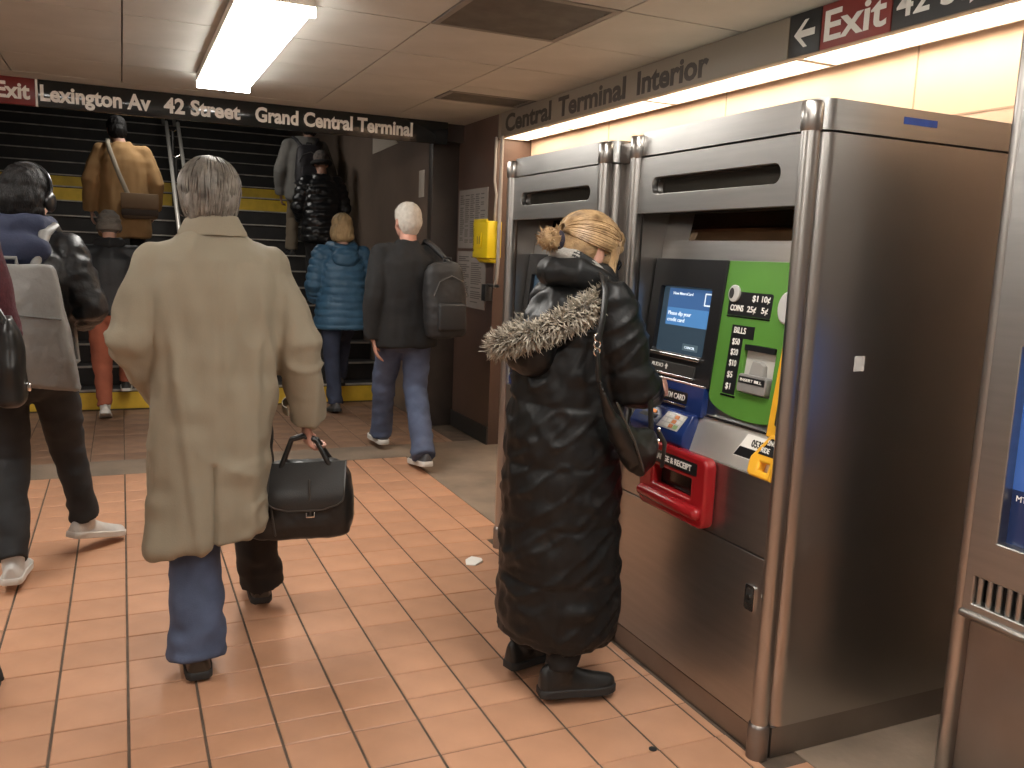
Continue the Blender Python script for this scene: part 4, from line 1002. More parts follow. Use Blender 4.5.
# --- woman at the machine
FUR = mat('fur_grey', (0.13,0.11,0.085), 0.9, col2=(0.62,0.56,0.46), vscale=30, stretch=(1,1,0.6))
def tufts(pts, rad, n, ln, m, parent, name, bias=(0,0,-0.3), label=None, jitter=0.6):
    b = MB(); pts = [np.array(q, float) for q in pts]; seg = [np.linalg.norm(pts[i+1]-pts[i]) for i in range(len(pts)-1)]; tot = sum(seg)
    for _ in range(n):
        d = random.uniform(0, tot); i = 0
        while i < len(seg)-1 and d > seg[i]: d -= seg[i]; i += 1
        c = pts[i]+(pts[i+1]-pts[i])*(d/seg[i]); o = vnorm(np.random.normal(size=3)); r = rad*random.uniform(0.4, 0.9)
        base = c+o*r; dr = vnorm(o+np.array(bias)+np.random.normal(size=3)*jitter*0.5); L = ln*random.uniform(0.55, 1.2)
        u = vnorm(np.cross(dr, np.random.normal(size=3))); v = np.cross(dr, u); w_ = random.uniform(0.0022, 0.0045)
        mid = base+dr*L*0.55+u*L*0.08; tip = base+dr*L+u*L*0.3
        ring = lambda q, ww: [q+u*ww, q-u*ww*0.5+v*ww*0.87, q-u*ww*0.5-v*ww*0.87]
        b.rings([ring(base, w_), ring(mid, w_*0.8), ring(tip, w_*0.12)])
    me = bpy.data.meshes.new(name); me.from_pydata(b.v, [], b.f); me.update()
    return link(name, me, m, parent, label, False)
def puffer_woman():
    pose = dict(pelvis=(0,0.0,0.95), waist=(0,0.01,1.10), chest=(0,0.035,1.30), neck=(0,0.06,1.45), head=(0.0,0.080,1.565), shR=(0.175,0.05,1.40), elR=(0.225,0.12,1.13), wrR=(0.12,0.275,1.10),
                shL=(-0.175,0.05,1.40), elL=(-0.23,0.12,1.13), wrL=(-0.12,0.275,1.12), hiR=(0.085,0,0.92), knR=(0.09,0.02,0.50), anR=(0.135,-0.06,0.11), knL=(-0.09,0.02,0.5), anL=(-0.115,-0.05,0.11))
    p = Person('woman in a long black quilted coat with fur-trimmed hood standing at the ticket machine', (1.365,2.555,0), math.radians(-82), 1.69, pose, head=(-0.05,-0.30,0), skin=SKIN2, voxel=0.008, fem=True,
               hands={'R': ((-0.1,1,0.0), (-0.3,0,1), -0.7), 'L': ((0.1,1,0.0), (0.3,0,1), 0.7)})
    J, k = p.J, p.k
    b = MB()
    b.hoops([(z*k, 0, cy*k, rx*k, ry*k) for z, cy, rx, ry in
             [(0.205,0.012,0.222,0.195),(0.23,0.012,0.232,0.203),(0.40,0.010,0.230,0.203),(0.60,0.006,0.220,0.198),(0.80,0.0,0.21,0.196),(0.98,0.002,0.200,0.187),(1.12,0.008,0.195,0.183),(1.25,0.02,0.198,0.178),
              (1.35,0.035,0.195,0.158),(1.42,0.05,0.16,0.13),(1.465,0.065,0.12,0.105),(1.51,0.08,0.092,0.092),(1.53,0.085,0.08,0.08)]], n=36, e=2.1)
    arm_tube(b, J, 'R', k, (0.078,0.082,0.078,0.066,0.056), 0.02); arm_tube(b, J, 'L', k, (0.078,0.082,0.078,0.066,0.056), 0.02)
    q0 = quilt(J, k, 0.20, 0.015, 0.005, 0.24, z0=0.02, seed=6)
    def q(co, nr):
        dg = fade_noise((co@np.array(((1,0,0.0),(0,1,0.7),(0,-0.7,1))).T)*np.array((9,5,20)), 1, 8); dg2 = fade_noise((co@np.array(((1,0,0.5),(0,1,0.9),(-0.4,-0.8,1))).T)*np.array((10,6,16)), 1, 19); return q0(co, nr)+0.004*dg+0.008*np.clip(((1-np.abs(dg2))-0.55)/0.45, 0, 1)**1.4
    part(p.t, 'quilted_coat', b, NYLONB, 0.009, 4, q, 'long black quilted coat')
    # hood lying on the back
    b = MB(); b.ell((0.01*k,-0.10*k,1.30*k), (0.13*k,0.12*k,0.06*k), R=rot_head(0,0.45)); b.ell((0.02*k,-0.17*k,1.235*k), (0.12*k,0.07*k,0.085*k))
    b.tube([(0.07*k,0.15*k,1.43*k),(0.10*k,0.06*k,1.465*k),(0.085*k,-0.03*k,1.505*k),(0,-0.065*k,1.505*k),(-0.085*k,-0.03*k,1.505*k),(-0.10*k,0.06*k,1.465*k),(-0.07*k,0.15*k,1.43*k)], 0.052*k, n=12)
    def hd(co, nr): return 0.006*fade_noise(co*np.array((16,16,30)), 1, 9)
    part(p.t, 'hood', b, NYLONB, 0.009, 3, hd, 'black hood lying on the back')
    rim = [(0.135,0.055,1.435),(0.17,-0.02,1.405),(0.178,-0.09,1.375),(0.165,-0.17,1.34),(0.13,-0.24,1.305),(0.07,-0.285,1.28),(0,-0.295,1.265),(-0.06,-0.27,1.25),(-0.11,-0.21,1.25),(-0.14,-0.15,1.27),(-0.15,-0.05,1.32),(-0.135,0.055,1.37)]
    rim = [(x*k*0.98, (y*0.9)*k, z*k) for x, y, z in rim]
    b = MB(); b.tube(rim, 0.030*k, n=10); core = b.build('fur_core', mat('fur_core', (0.07,0.06,0.05), 0.95), p.t, world=False)
    tufts(rim, 0.040*k, 5200, 0.036, FUR, p.t, 'fur_trim', (0.1,-0.3,-0.5), 'grey-brown fur trim along the hood', 0.5)
    # hair with bun
    HB = mat('golden_brown_hair', (0.20,0.115,0.05), 0.5, col2=(0.42,0.27,0.13), vscale=10, stretch=(5,1.2,5), bump=0.6, bscale=80)
    p.hair(HB, [((0,-0.02,0.05), (0.094,0.116,0.096)), ((0,-0.055,0.01), (0.09,0.084,0.085)), ((0,0.065,0.08), (0.062,0.042,0.038)), ((0.066,0.035,0.015),(0.020,0.032,0.055)), ((-0.066,0.035,0.015),(0.020,0.032,0.055)), ((0.068,0.030,-0.055),(0.014,0.018,0.05)), ((-0.068,0.030,-0.055),(0.014,0.018,0.05)), ((0.0,0.088,0.055),(0.055,0.022,0.030))], amp=0.004, scale=(60,18,40))
    b = MB()
    for i in range(190):
        ph = random.uniform(-1.95, 1.95); tend = random.uniform(2.15, 2.55) if abs(ph) < 1.0 else random.uniform(1.9, 2.2); r0 = random.uniform(0.985, 1.035); sw = random.uniform(-0.12, 0.12)
        pts = []
        for q1 in np.linspace(0.2, tend, 9):
            f2 = ph+sw*math.sin(q1); pts.append(p.H((0.097*r0*math.sin(f2)*math.sin(q1), -0.02-0.118*r0*math.cos(q1), 0.046+0.098*r0*math.cos(f2)*math.sin(q1))))
        if abs(ph) > 0.85:                         # loose locks falling beside the face
            x, y, z = pts[-1]; pts += [p.H((0.082*math.copysign(1, ph), 0.050+random.uniform(-0.015, 0.015), -0.04)), p.H((0.074*math.copysign(1, ph), 0.055+random.uniform(-0.015, 0.015), -0.10-random.uniform(0, 0.03)))]
        b.tube(pts, [0.0045]*(len(pts)-1)+[0.0015], n=5)
    b.build('hair_strands', mat('golden_strands', (0.13,0.07,0.028), 0.45, col2=(0.46,0.30,0.15), vscale=26), p.t, world=False)
    bun = [s_ for s_ in [p.H((0.0,-0.175,-0.005))]][0]
    b = MB(); b.ell(bun, (0.040*k,0.040*k,0.040*k), 16, 10)
    def bd(co, nr): return 0.006*fade_noise(co*70, 1, 2)
    link('hair_bun', remesh(b, 0.006, 1, disp=bd), HB, p.t, None, 80)
    tufts([bun, bun+np.array((0,0.001,0.001))], 0.040*k, 260, 0.022, HB, p.t, 'bun_wisps', (0,0,0), None, 1.2)
    b = MB(); c0 = p.H((0,-0.125,0.005)); ax = vnorm(bun-c0); u = vnorm(np.cross(ax, (0,0,1))); v = np.cross(ax, u)
    ring = [c0+ax*0.018+(u*math.cos(a)+v*math.sin(a))*0.027*k for a in np.linspace(0, 2*math.pi, 17)]; b.tube(ring, 0.011*k, n=10); b.build('hair_tie', mat('dark_velvet', (0.02,0.015,0.025), 0.9), p.t, world=False)
    # knitted headband round the nape and ears
    band = [p.H(c) for c in ((0.080,0.0,-0.062),(0.083,-0.045,-0.050),(0.068,-0.095,-0.040),(0,-0.130,-0.034),(-0.068,-0.095,-0.040),(-0.083,-0.045,-0.050),(-0.080,0.0,-0.062))]
    KW = mat('knit_white', (0.30,0.285,0.26), 0.9, bump=0.6, bscale=110, stretch=(1,1,3)); KB = mat('knit_black', (0.012,0.012,0.012), 0.9, bump=0.6, bscale=110)
    for nm, seg, m in (('headband_knit', band[0:2], KW), ('headband_band', band[1:3], KB), ('headband_knit', band[2:5], KW), ('headband_band', band[4:6], KB), ('headband_knit', band[5:7], KW)):
        b = MB(); b.tube(seg, 0.025*k, n=12); b.build(nm, m, p.t, world=False, label='black knitted band' if m == KB else 'white knitted band')
    # glasses
    b = MB()
    for x in (-1, 1):
        rg = [p.H((0.034*x+0.026*math.cos(a), 0.100-0.012*abs(math.cos(a)), -0.005+0.020*math.sin(a))) for a in np.linspace(0, 2*math.pi, 17)]
        b.tube(rg, 0.0028, n=6); b.tube([p.H((0.060*x,0.094,0.002)), p.H((0.076*x,0.03,0.006)), p.H((0.078*x,-0.02,0.0))], 0.0028, n=6)
    b.tube([p.H((-0.009,0.105,0.0)), p.H((0.009,0.105,0.0))], 0.0028, n=6)
    g = b.build('glasses', BLACKP, p.t, world=False)
    for x in (-1, 1):
        b = MB(); b.ell(p.H((0.034*x,0.100,-0.005)), (0.025*k,0.003,0.019*k), 14, 8, R=p.R); b.build('lens', DARKGLASS, g, world=False)
    p.trousers(DARKTR, rad=(0.10,0.085,0.065,0.06,0.058), cuff=0.0)
    p.shoe('R', LEATHB, SOLEB, yaw=math.radians(-18), L=0.28, boot=0.35, heel=0.03, w=0.045, hgt=0.105, name='boot'); p.shoe('L', LEATHB, SOLEB, yaw=math.radians(6), L=0.28, boot=0.35, heel=0.03, w=0.045, hgt=0.105, name='boot')
    return p
PW = puffer_woman()
def shoulder_bag(p):
    k = p.k; t = thing('shoulder_bag', 'black slouchy shoulder bag hanging at the hip of the woman at the machine', 'bag', tuple(p.W((0.012,-0.075,0)))[:2]+(0.80,), p.rz)
    z0 = 0.80
    b = MB(); rr = []
    for s_, (y, z, hw, hh) in enumerate(((0.0,1.175,0.010,0.012),(0.03,1.10,0.020,0.03),(0.075,1.01,0.036,0.062),(0.13,0.945,0.046,0.085),(0.19,0.915,0.046,0.088),(0.24,0.925,0.035,0.07),(0.265,0.945,0.012,0.03))):
        ring = []
        for i in range(20):
            q = 2*math.pi*i/20; ring.append(((0.268+hw*math.cos(q))*k, (y-0.25*hh*math.sin(q)*0.6)*k, (z+hh*math.sin(q))*k-z0))
        rr.append(ring)
    b.rings(rr)
    def wd(co, nr): return 0.006*fade_noise(co*np.array((16,16,16)), 1, 5)+0.003*fade_noise(co*40, 1, 6)
    link('bag_body', remesh(b, 0.007, 3, disp=wd), LEATHB, t, None, 80)
    b = MB(); b.tube([(0.272*k,0.0,1.17*k-z0),(0.270*k,-0.01,1.26*k-z0)], 0.008, n=8); b.build('lower_strap', LEATHB, t, world=False)
    b = MB()
    for dz in (0, 0.022, 0.044): b.tube([(0.272*k,-0.012+0.012*math.cos(a),1.262*k-z0+dz+0.012*math.sin(a)) for a in np.linspace(0, 2*math.pi, 11)], 0.003, n=6)
    b.build('strap_rings', CHROME, t, world=False)
    b = MB(); b.tube([(0.272*k,-0.008,1.305*k-z0),(0.270*k,0.005,1.37*k-z0),(0.245*k,0.03,1.45*k-z0),(0.20*k,0.05,1.495*k-z0),(0.15*k,0.075,1.50*k-z0),(0.16*k,0.14,1.46*k-z0),(0.21*k,0.19,1.35*k-z0),(0.285*k,0.20,1.15*k-z0),(0.28*k,0.22,1.0*k-z0)], 0.011, n=8, flat=((1,0,0.5),0.5)); b.build('strap', LEATHB, t, world=False)
    b = MB(); b.tube([(0.315*k,0.045,1.10*k-z0),(0.322*k,0.12,0.97*k-z0),(0.315*k,0.17,0.865*k-z0)], 0.004, n=8); b.build('zip', mat('leather_edge', (0.05,0.045,0.04), 0.3), t, world=False)
    for z in (1.0, 0.96):
        b = MB(); b.ell((0.31*k,0.235*k,z*k-z0), (0.008,0.006,0.008), 8, 6); b.build('stud', CHROME, t, world=False)
    b = MB(); b.tube([(0.305*k,0.24*k,0.99*k-z0),(0.312*k,0.265*k,0.95*k-z0),(0.30*k,0.27*k,0.87*k-z0)], 0.009, n=8, flat=((1,0,0),0.4)); b.build('tassel', LEATHB, t, world=False)
shoulder_bag(PW)

# --- other travellers
def backpack(parent_person, label, W, H, D, z, y, m, name='backpack', x=0.0, strap_m=None, shape='round', tilt=0.0, flare=0.0, straps='LR', pocket=True):
    p = parent_person; k = p.k
    c = p.W((x, y, z)); t = thing(name, label, 'backpack', tuple(c), p.rz)
    b = MB(); rr = []
    e = 2/3.0 if shape == 'round' else 2/5.0
    ct, st = math.cos(tilt), math.sin(tilt)
    for f, fx, fy in ((0.0,0.80,0.75),(0.04,0.95,0.95),(0.2,1.0,1.1),(0.45,1.0,1.05),(0.7,0.97,0.9),(0.88,0.88,0.72),(0.96,0.72,0.5),(1.0,0.45,0.3)) if shape == 'round' else ((0.0,0.97,0.75),(0.02,1.0,0.9),(0.25,0.97,1.1),(0.55,0.93,1.05),(0.80,0.88,0.85),(0.96,0.84,0.6),(1.0,0.80,0.5)):
        ring = []
        for i in range(32):
            q = 2*math.pi*i/32; a, d = math.cos(q), math.sin(q)
            X = W/2*(fx+flare*(1-f)*max(0, a))*math.copysign(abs(a)**e, a); Z = f*H-(flare*0.25*(1-f)*max(0, a)*H)
            Y = D/2*fy*math.copysign(abs(d)**e, d)-D/2
            ring.append((X*ct-Z*st, Y, Z*ct+X*st))
        rr.append(ring)
    b.rings(rr)
    sd = random.randint(0, 50)
    def wd(co, nr): return 0.005*fade_noise(co*np.array((14,14,10)), 1, sd)+0.002*fade_noise(co*40, 1, sd+1)
    body = link('pack_body', remesh(b, 0.009, 3, disp=wd), m, t, None, 70)
    if pocket:
        b = MB(); b.box(-W*0.34, W*0.34, -D*1.16, -D*0.85, H*0.10, H*0.46); b.build('front_pocket', m, t, world=False, bevel=0.018, seg=3)
        b = MB(); b.tube([(-W*0.42,-D*0.93,H*0.56),(-W*0.30,-D*0.97,H*0.74),(0,-D*0.92,H*0.82),(W*0.30,-D*0.97,H*0.74),(W*0.42,-D*0.93,H*0.56)], 0.004, n=6); b.build('zip', mat('zip_grey', (0.10,0.10,0.10), 0.4), t, world=False)
    b = MB(); b.tube([(-0.03,-D*0.4,H*0.985),(-0.028,-D*0.4,H*1.05),(0.028,-D*0.4,H*1.05),(0.03,-D*0.4,H*0.985)], 0.008, n=8); b.build('grab_loop', strap_m or m, t, world=False)
    for S in straps:
        s = 1 if S == 'R' else -1
        # over the shoulder: from pack top, over, down the front, back under the arm
        base = np.array((x, y, z)); sh = p.J['sh'+S]
        top = np.array((sh[0]*0.72, sh[1]-0.01, sh[2]+0.095*k)); fr = np.array((sh[0]*0.80, sh[1]+0.125*k, sh[2]-0.10*k)); lo = np.array((sh[0]*1.02, sh[1]+0.10*k, z+0.12*H))
        pts = [np.array((s*W*0.2+x, y-0.03, z+H*0.93)), np.array((sh[0]*0.62+0.2*x, sh[1]-0.085*k, sh[2]+0.06*k)), top, np.array((sh[0]*0.78, sh[1]+0.08*k, sh[2]+0.04*k)), fr, lo, np.array((s*W*0.42+x, y-0.02, z+0.08*H))]
        b = MB(); b.tube([q-base for q in pts], [0.018,0.026,0.028,0.028,0.026,0.018,0.012], n=10, flat=((0,0.6,1),0.45)); b.build('strap', strap_m or m, t, world=False)
    return t

def old_man():
    pose = dict(knL=(-0.07,0.22,0.52), anL=(-0.03,0.38,0.13), hiL=(-0.09,0.02,0.92), knR=(0.08,0.0,0.50), anR=(0.02,-0.34,0.125), elL=(-0.245,-0.05,1.13), wrL=(-0.235,-0.02,0.86), elR=(0.24,0.0,1.13), wrR=(0.22,0.14,0.92))
    p = Person('white-haired man in a black coat with a backpack on one shoulder', (1.825,5.86,0), math.radians(3), 1.82, pose, head=(0.1,-0.05,0), skin=SKIN2, voxel=0.010,
               hands={'L': ((0.15,-0.1,-1), (0.2,0.9,0), 0.5)})
    J, k = p.J, p.k; b = MB()
    b.hoops([(z*k, 0, cy*k, rx*k, ry*k) for z, cy, rx, ry in [(0.80,0,0.225,0.165),(0.83,0,0.232,0.17),(1.0,0,0.222,0.165),(1.15,0,0.215,0.16),(1.28,0,0.218,0.155),(1.37,0,0.215,0.145),(1.42,0,0.18,0.125),(1.46,0,0.12,0.1),(1.50,0,0.08,0.08),(1.52,0,0.07,0.07)]], n=32)
    arm_tube(b, J, 'R', k, (0.072,0.074,0.07,0.066,0.062)); arm_tube(b, J, 'L', k, (0.072,0.074,0.07,0.066,0.062))
    part(p.t, 'coat', b, WOOLB, 0.011, 4, folds(0.012, 11, k), 'black wool coat')
    HW = mat('white_hair', (0.50,0.47,0.42), 0.7, var=0.12, vscale=40, bump=0.4, bscale=120)
    p.hair(HW, [((0,-0.022,0.045), (0.088,0.106,0.092)), ((0,-0.055,0.0), (0.084,0.072,0.085)), ((0,-0.058,-0.045), (0.066,0.048,0.05))], 0.003)
    p.trousers(DENIM, rad=(0.105,0.095,0.083,0.078,0.080), cuff=0.03)
    p.shoe('L', SNEAKG, SOLEW, pitch=0.0, L=0.30, heel=0.035, name='sneaker'); p.shoe('R', SNEAKG, SOLEW, pitch=-0.12, L=0.30, heel=0.035, name='sneaker')
    backpack(p, 'black backpack hanging from the right shoulder of the white-haired man', 0.30, 0.52, 0.17, 0.92, -0.165*k, mat('black_cordura', (0.014,0.014,0.015), 0.6, bump=0.2, bscale=200), x=0.205, straps='R', tilt=math.radians(4))
    b = MB(); c = p.W((0.17,-0.18,1.40)); b.box(c.x-0.012,c.x+0.012,c.y-0.02,c.y-0.008,c.z-0.02,c.z+0.02)
    return p
old_man()

def blue_woman():
    pose = dict(knR=(0.10,0.27,0.64), anR=(0.095,0.40,0.262), anL=(-0.075,-0.10,0.10), knL=(-0.09,-0.02,0.50), elL=(-0.26,-0.02,1.14), wrL=(-0.20,0.16,1.0), elR=(0.26,-0.02,1.14), wrR=(0.20,0.16,1.0))
    p = Person('blond woman in a blue quilted jacket stepping onto the stairs', (1.83,7.86,0), math.radians(2), 1.80, pose, head=(0,-0.1,0), voxel=0.011, fem=True)
    J, k = p.J, p.k; b = MB()
    b.hoops([(z*k, 0, cy*k, rx*k, ry*k) for z, cy, rx, ry in [(0.755,0,0.232,0.19),(0.78,0,0.242,0.20),(0.92,0,0.228,0.19),(1.08,0,0.205,0.175),(1.22,0,0.205,0.17),(1.33,0,0.205,0.155),(1.40,0,0.17,0.13),(1.45,0,0.12,0.11),(1.49,0,0.09,0.09)]], n=32)
    arm_tube(b, J, 'R', k, (0.076,0.078,0.074,0.066,0.058)); arm_tube(b, J, 'L', k, (0.076,0.078,0.074,0.066,0.058))
    BP = mat('blue_nylon', (0.045,0.125,0.22), 0.5, var=0.15, vscale=6, bump=0.2, bscale=40)
    part(p.t, 'quilted_jacket', b, BP, 0.010, 3, quilt(J, k, 0.068, 0.016, 0.005, 0.5, seed=15), 'blue quilted jacket')
    b = MB(); b.tube([(0.07*k,0.07*k,1.46*k),(0.105*k,0,1.48*k),(0.08*k,-0.085*k,1.465*k),(0,-0.115*k,1.45*k),(-0.08*k,-0.085*k,1.465*k),(-0.105*k,0,1.48*k),(-0.07*k,0.07*k,1.46*k)], 0.048*k, n=12)
    b.ell((0,-0.13*k,1.38*k), (0.125*k,0.07*k,0.09*k))
    part(p.t, 'hood', b, BP, 0.010, 3, lambda co, nr: 0.006*fade_noise(co*np.array((18,18,40)), 1, 4), 'blue hood folded on the back')
    HB = mat('blond_hair', (0.34,0.23,0.11), 0.55, col2=(0.50,0.37,0.20), vscale=9, stretch=(5,5,1), bump=0.5, bscale=70)
    p.hair(HB, [((0,-0.02,0.045), (0.092,0.108,0.092)), ((0,-0.05,-0.02), (0.098,0.078,0.095)), ((0,-0.05,-0.075), (0.102,0.07,0.055)), ((0.07,-0.01,-0.04),(0.035,0.06,0.08)), ((-0.07,-0.01,-0.04),(0.035,0.06,0.08))], 0.004, (50,50,10))
    p.trousers(DENIM_D, rad=(0.10,0.088,0.072,0.066,0.068), cuff=0.02)
    p.shoe('L', SNEAKG, SOLEB, L=0.27, pitch=-0.15, name='sneaker'); p.shoe('R', SNEAKG, SOLEB, L=0.27, name='sneaker')
blue_woman()

def grey_pack_guy():
    pose = dict(knR=(0.12,0.20,0.52), anR=(0.19,0.22,0.15), hiR=(0.095,0.02,0.92), knL=(-0.07,0.0,0.50), anL=(-0.03,-0.22,0.12), elR=(0.275,-0.03,1.17), wrR=(0.20,0.20,1.10), elL=(-0.27,-0.03,1.17), wrL=(-0.20,0.20,1.10), neck=(0,0.01,1.47), head=(0.03,0.05,1.62))
    p = Person('dark-haired person with headphones, black leather jacket and black jeans at the left edge', (-0.405,4.30,0), math.radians(-6), 1.79, pose, head=(-0.25,-0.2,0), voxel=0.010)
    J, k = p.J, p.k; b = MB()
    b.hoops([(z*k, 0, cy*k, rx*k, ry*k) for z, cy, rx, ry in [(0.90,0,0.185,0.14),(0.93,0,0.195,0.15),(1.06,0,0.195,0.15),(1.2,0,0.205,0.155),(1.32,0,0.215,0.15),(1.39,0,0.19,0.13),(1.44,0,0.14,0.11),(1.49,0.01,0.09,0.09),(1.52,0.01,0.075,0.075)]], n=32)
    arm_tube(b, J, 'R', k, (0.074,0.076,0.074,0.066,0.058)); arm_tube(b, J, 'L', k, (0.074,0.076,0.074,0.066,0.058))
    LJ = mat('shiny_black_jacket', (0.010,0.0105,0.012), 0.38, spec=0.4, bump=0.3, bscale=50)
    part(p.t, 'jacket', b, LJ, 0.010, 3, quilt(J, k, 0.10, 0.007, 0.008, 0.5, seed=22), 'shiny black jacket')
    NV = mat('navy_hood', (0.018,0.024,0.055), 0.85, bump=0.2, bscale=100)
    b = MB(); b.tube([(0.06*k,0.09*k,1.49*k),(0.10*k,0.02*k,1.51*k),(0.08*k,-0.055*k,1.505*k),(0,-0.085*k,1.50*k),(-0.08*k,-0.055*k,1.505*k),(-0.10*k,0.02*k,1.51*k),(-0.06*k,0.09*k,1.49*k)], 0.056*k, n=12); b.ell((0,-0.11*k,1.41*k), (0.15*k,0.07*k,0.08*k))
    part(p.t, 'hood', b, NV, 0.010, 3, lambda co, nr: 0.006*fade_noise(co*20, 1, 4), 'navy hood')
    HK = mat('black_hair', (0.007,0.006,0.006), 0.5, spec=0.22, bump=0.6, bscale=60, stretch=(4,4,1))
    p.hair(HK, [((0,-0.02,0.05), (0.098,0.112,0.10)), ((0,-0.05,-0.01), (0.098,0.085,0.10)), ((0.01,-0.05,-0.06), (0.088,0.06,0.05))], 0.006, (40,40,16))
    ring = [p.H((0.105*math.cos(a), -0.02, 0.035+0.118*math.sin(a))) for a in np.linspace(math.radians(-5), math.radians(185), 15)]
    b = MB(); b.tube(ring, 0.009, n=8); hp = b.build('headphones', BLACKP, p.t, world=False, label='black over-ear headphones')
    for x in (-1, 1):
        b = MB(); b.ell(p.H((0.104*x,-0.018,-0.01)), (0.020*k,0.038*k,0.044*k), R=p.R); b.build('ear_cup', BLACKP, hp, world=False)
    p.trousers(mat('black_jeans', (0.016,0.017,0.019), 0.8, var=0.2, vscale=12, bump=0.15, bscale=220), rad=(0.105,0.095,0.078,0.066,0.064), cuff=0.0)
    p.shoe('L', SNEAKW, SOLEW, L=0.30, pitch=-0.05, name='sneaker', yaw=0.05); p.shoe('R', SNEAKW, SOLEW, L=0.30, pitch=-0.22, yaw=-0.75, name='sneaker')
    GB = mat('silver_grey_bag', (0.19,0.185,0.175), 0.45, var=0.1, vscale=4, bump=0.15, bscale=80)
    t = backpack(p, 'silver-grey boxy backpack worn by the person with headphones', 0.41, 0.50, 0.15, 0.885, -0.135*k, GB, shape='box', flare=0.25, pocket=False)
    b = MB(); b.tube([(-0.19,-0.162,0.30),(0,-0.166,0.30),(0.20,-0.150,0.28)], 0.004, n=6); b.build('seam', mat('bag_seam', (0.10,0.10,0.095), 0.5), t, world=False)
grey_pack_guy()

def maroon_person():
    pose = dict(elR=(0.24,-0.02,1.16), wrR=(0.10,0.24,1.08), anR=(0.15,-0.06,0.09))
    p = Person('person in a maroon jacket, only shoulder and shoe in view at the left edge', (-0.615,3.08,0), 0.0, 1.80, pose, voxel=0.011)
    J, k = p.J, p.k; b = MB()
    b.hoops([(z*k, 0, cy*k, rx*k, ry*k) for z, cy, rx, ry in [(0.82,0,0.19,0.15),(0.85,0,0.2,0.16),(1.1,0,0.2,0.155),(1.28,0,0.21,0.155),(1.37,0,0.21,0.14),(1.43,0,0.15,0.12),(1.48,0,0.09,0.09)]], n=28)
    arm_tube(b, J, 'R', k, (0.085,0.088,0.08,0.07,0.062)); arm_tube(b, J, 'L', k, (0.085,0.088,0.08,0.07,0.062))
    part(p.t, 'jacket', b, mat('maroon_knit', (0.07,0.015,0.022), 0.9, var=0.2, vscale=40, bump=0.4, bscale=90), 0.012, 4, folds(0.010, 31, k), 'maroon jacket')
    p.hair(mat('black_hair', (0.010,0.009,0.009), 0.4), [((0,-0.02,0.05), (0.09,0.108,0.094)), ((0,-0.05,-0.01), (0.086,0.08,0.09))], 0.004)
    p.trousers(DARKTR); RS = mat('dark_red_shoe', (0.12,0.02,0.02), 0.5); p.shoe('L', RS, SOLEB); p.shoe('R', RS, SOLEB)
    c = p.W((0.285,-0.07,0.99)); t = thing('tote_bag', 'black bag at the side of the maroon jacket, cut by the left edge', 'bag', tuple(c), 0.2)
    b = MB(); rr = []
    for f, fx, fy in ((0,0.8,0.8),(0.05,1,1),(0.5,1,1.05),(0.85,0.9,0.8),(1,0.7,0.4)):
        rr.append([(0.05*fy*math.cos(q), 0.13*fx*math.sin(q), f*0.27) for q in np.linspace(0, 2*math.pi, 25)[:-1]])
    b.rings(rr); link('bag_body', remesh(b, 0.01, 3, disp=lambda co, nr: 0.005*fade_noise(co*16, 1, 7)), LEATHB, t, None, 70)
    b = MB(); b.tube([(0,-0.09,0.24),(-0.03,-0.05,0.30),(-0.05,0.03,0.32),(-0.03,0.08,0.30),(0,0.10,0.24)], 0.011, n=8); b.build('strap', LEATHB, t, world=False)
    b = MB(); b.box(0.046,0.058,-0.05,0.0,0.04,0.065); b.build('buckle', CHROME, t, world=False, bevel=0.003)
maroon_person()

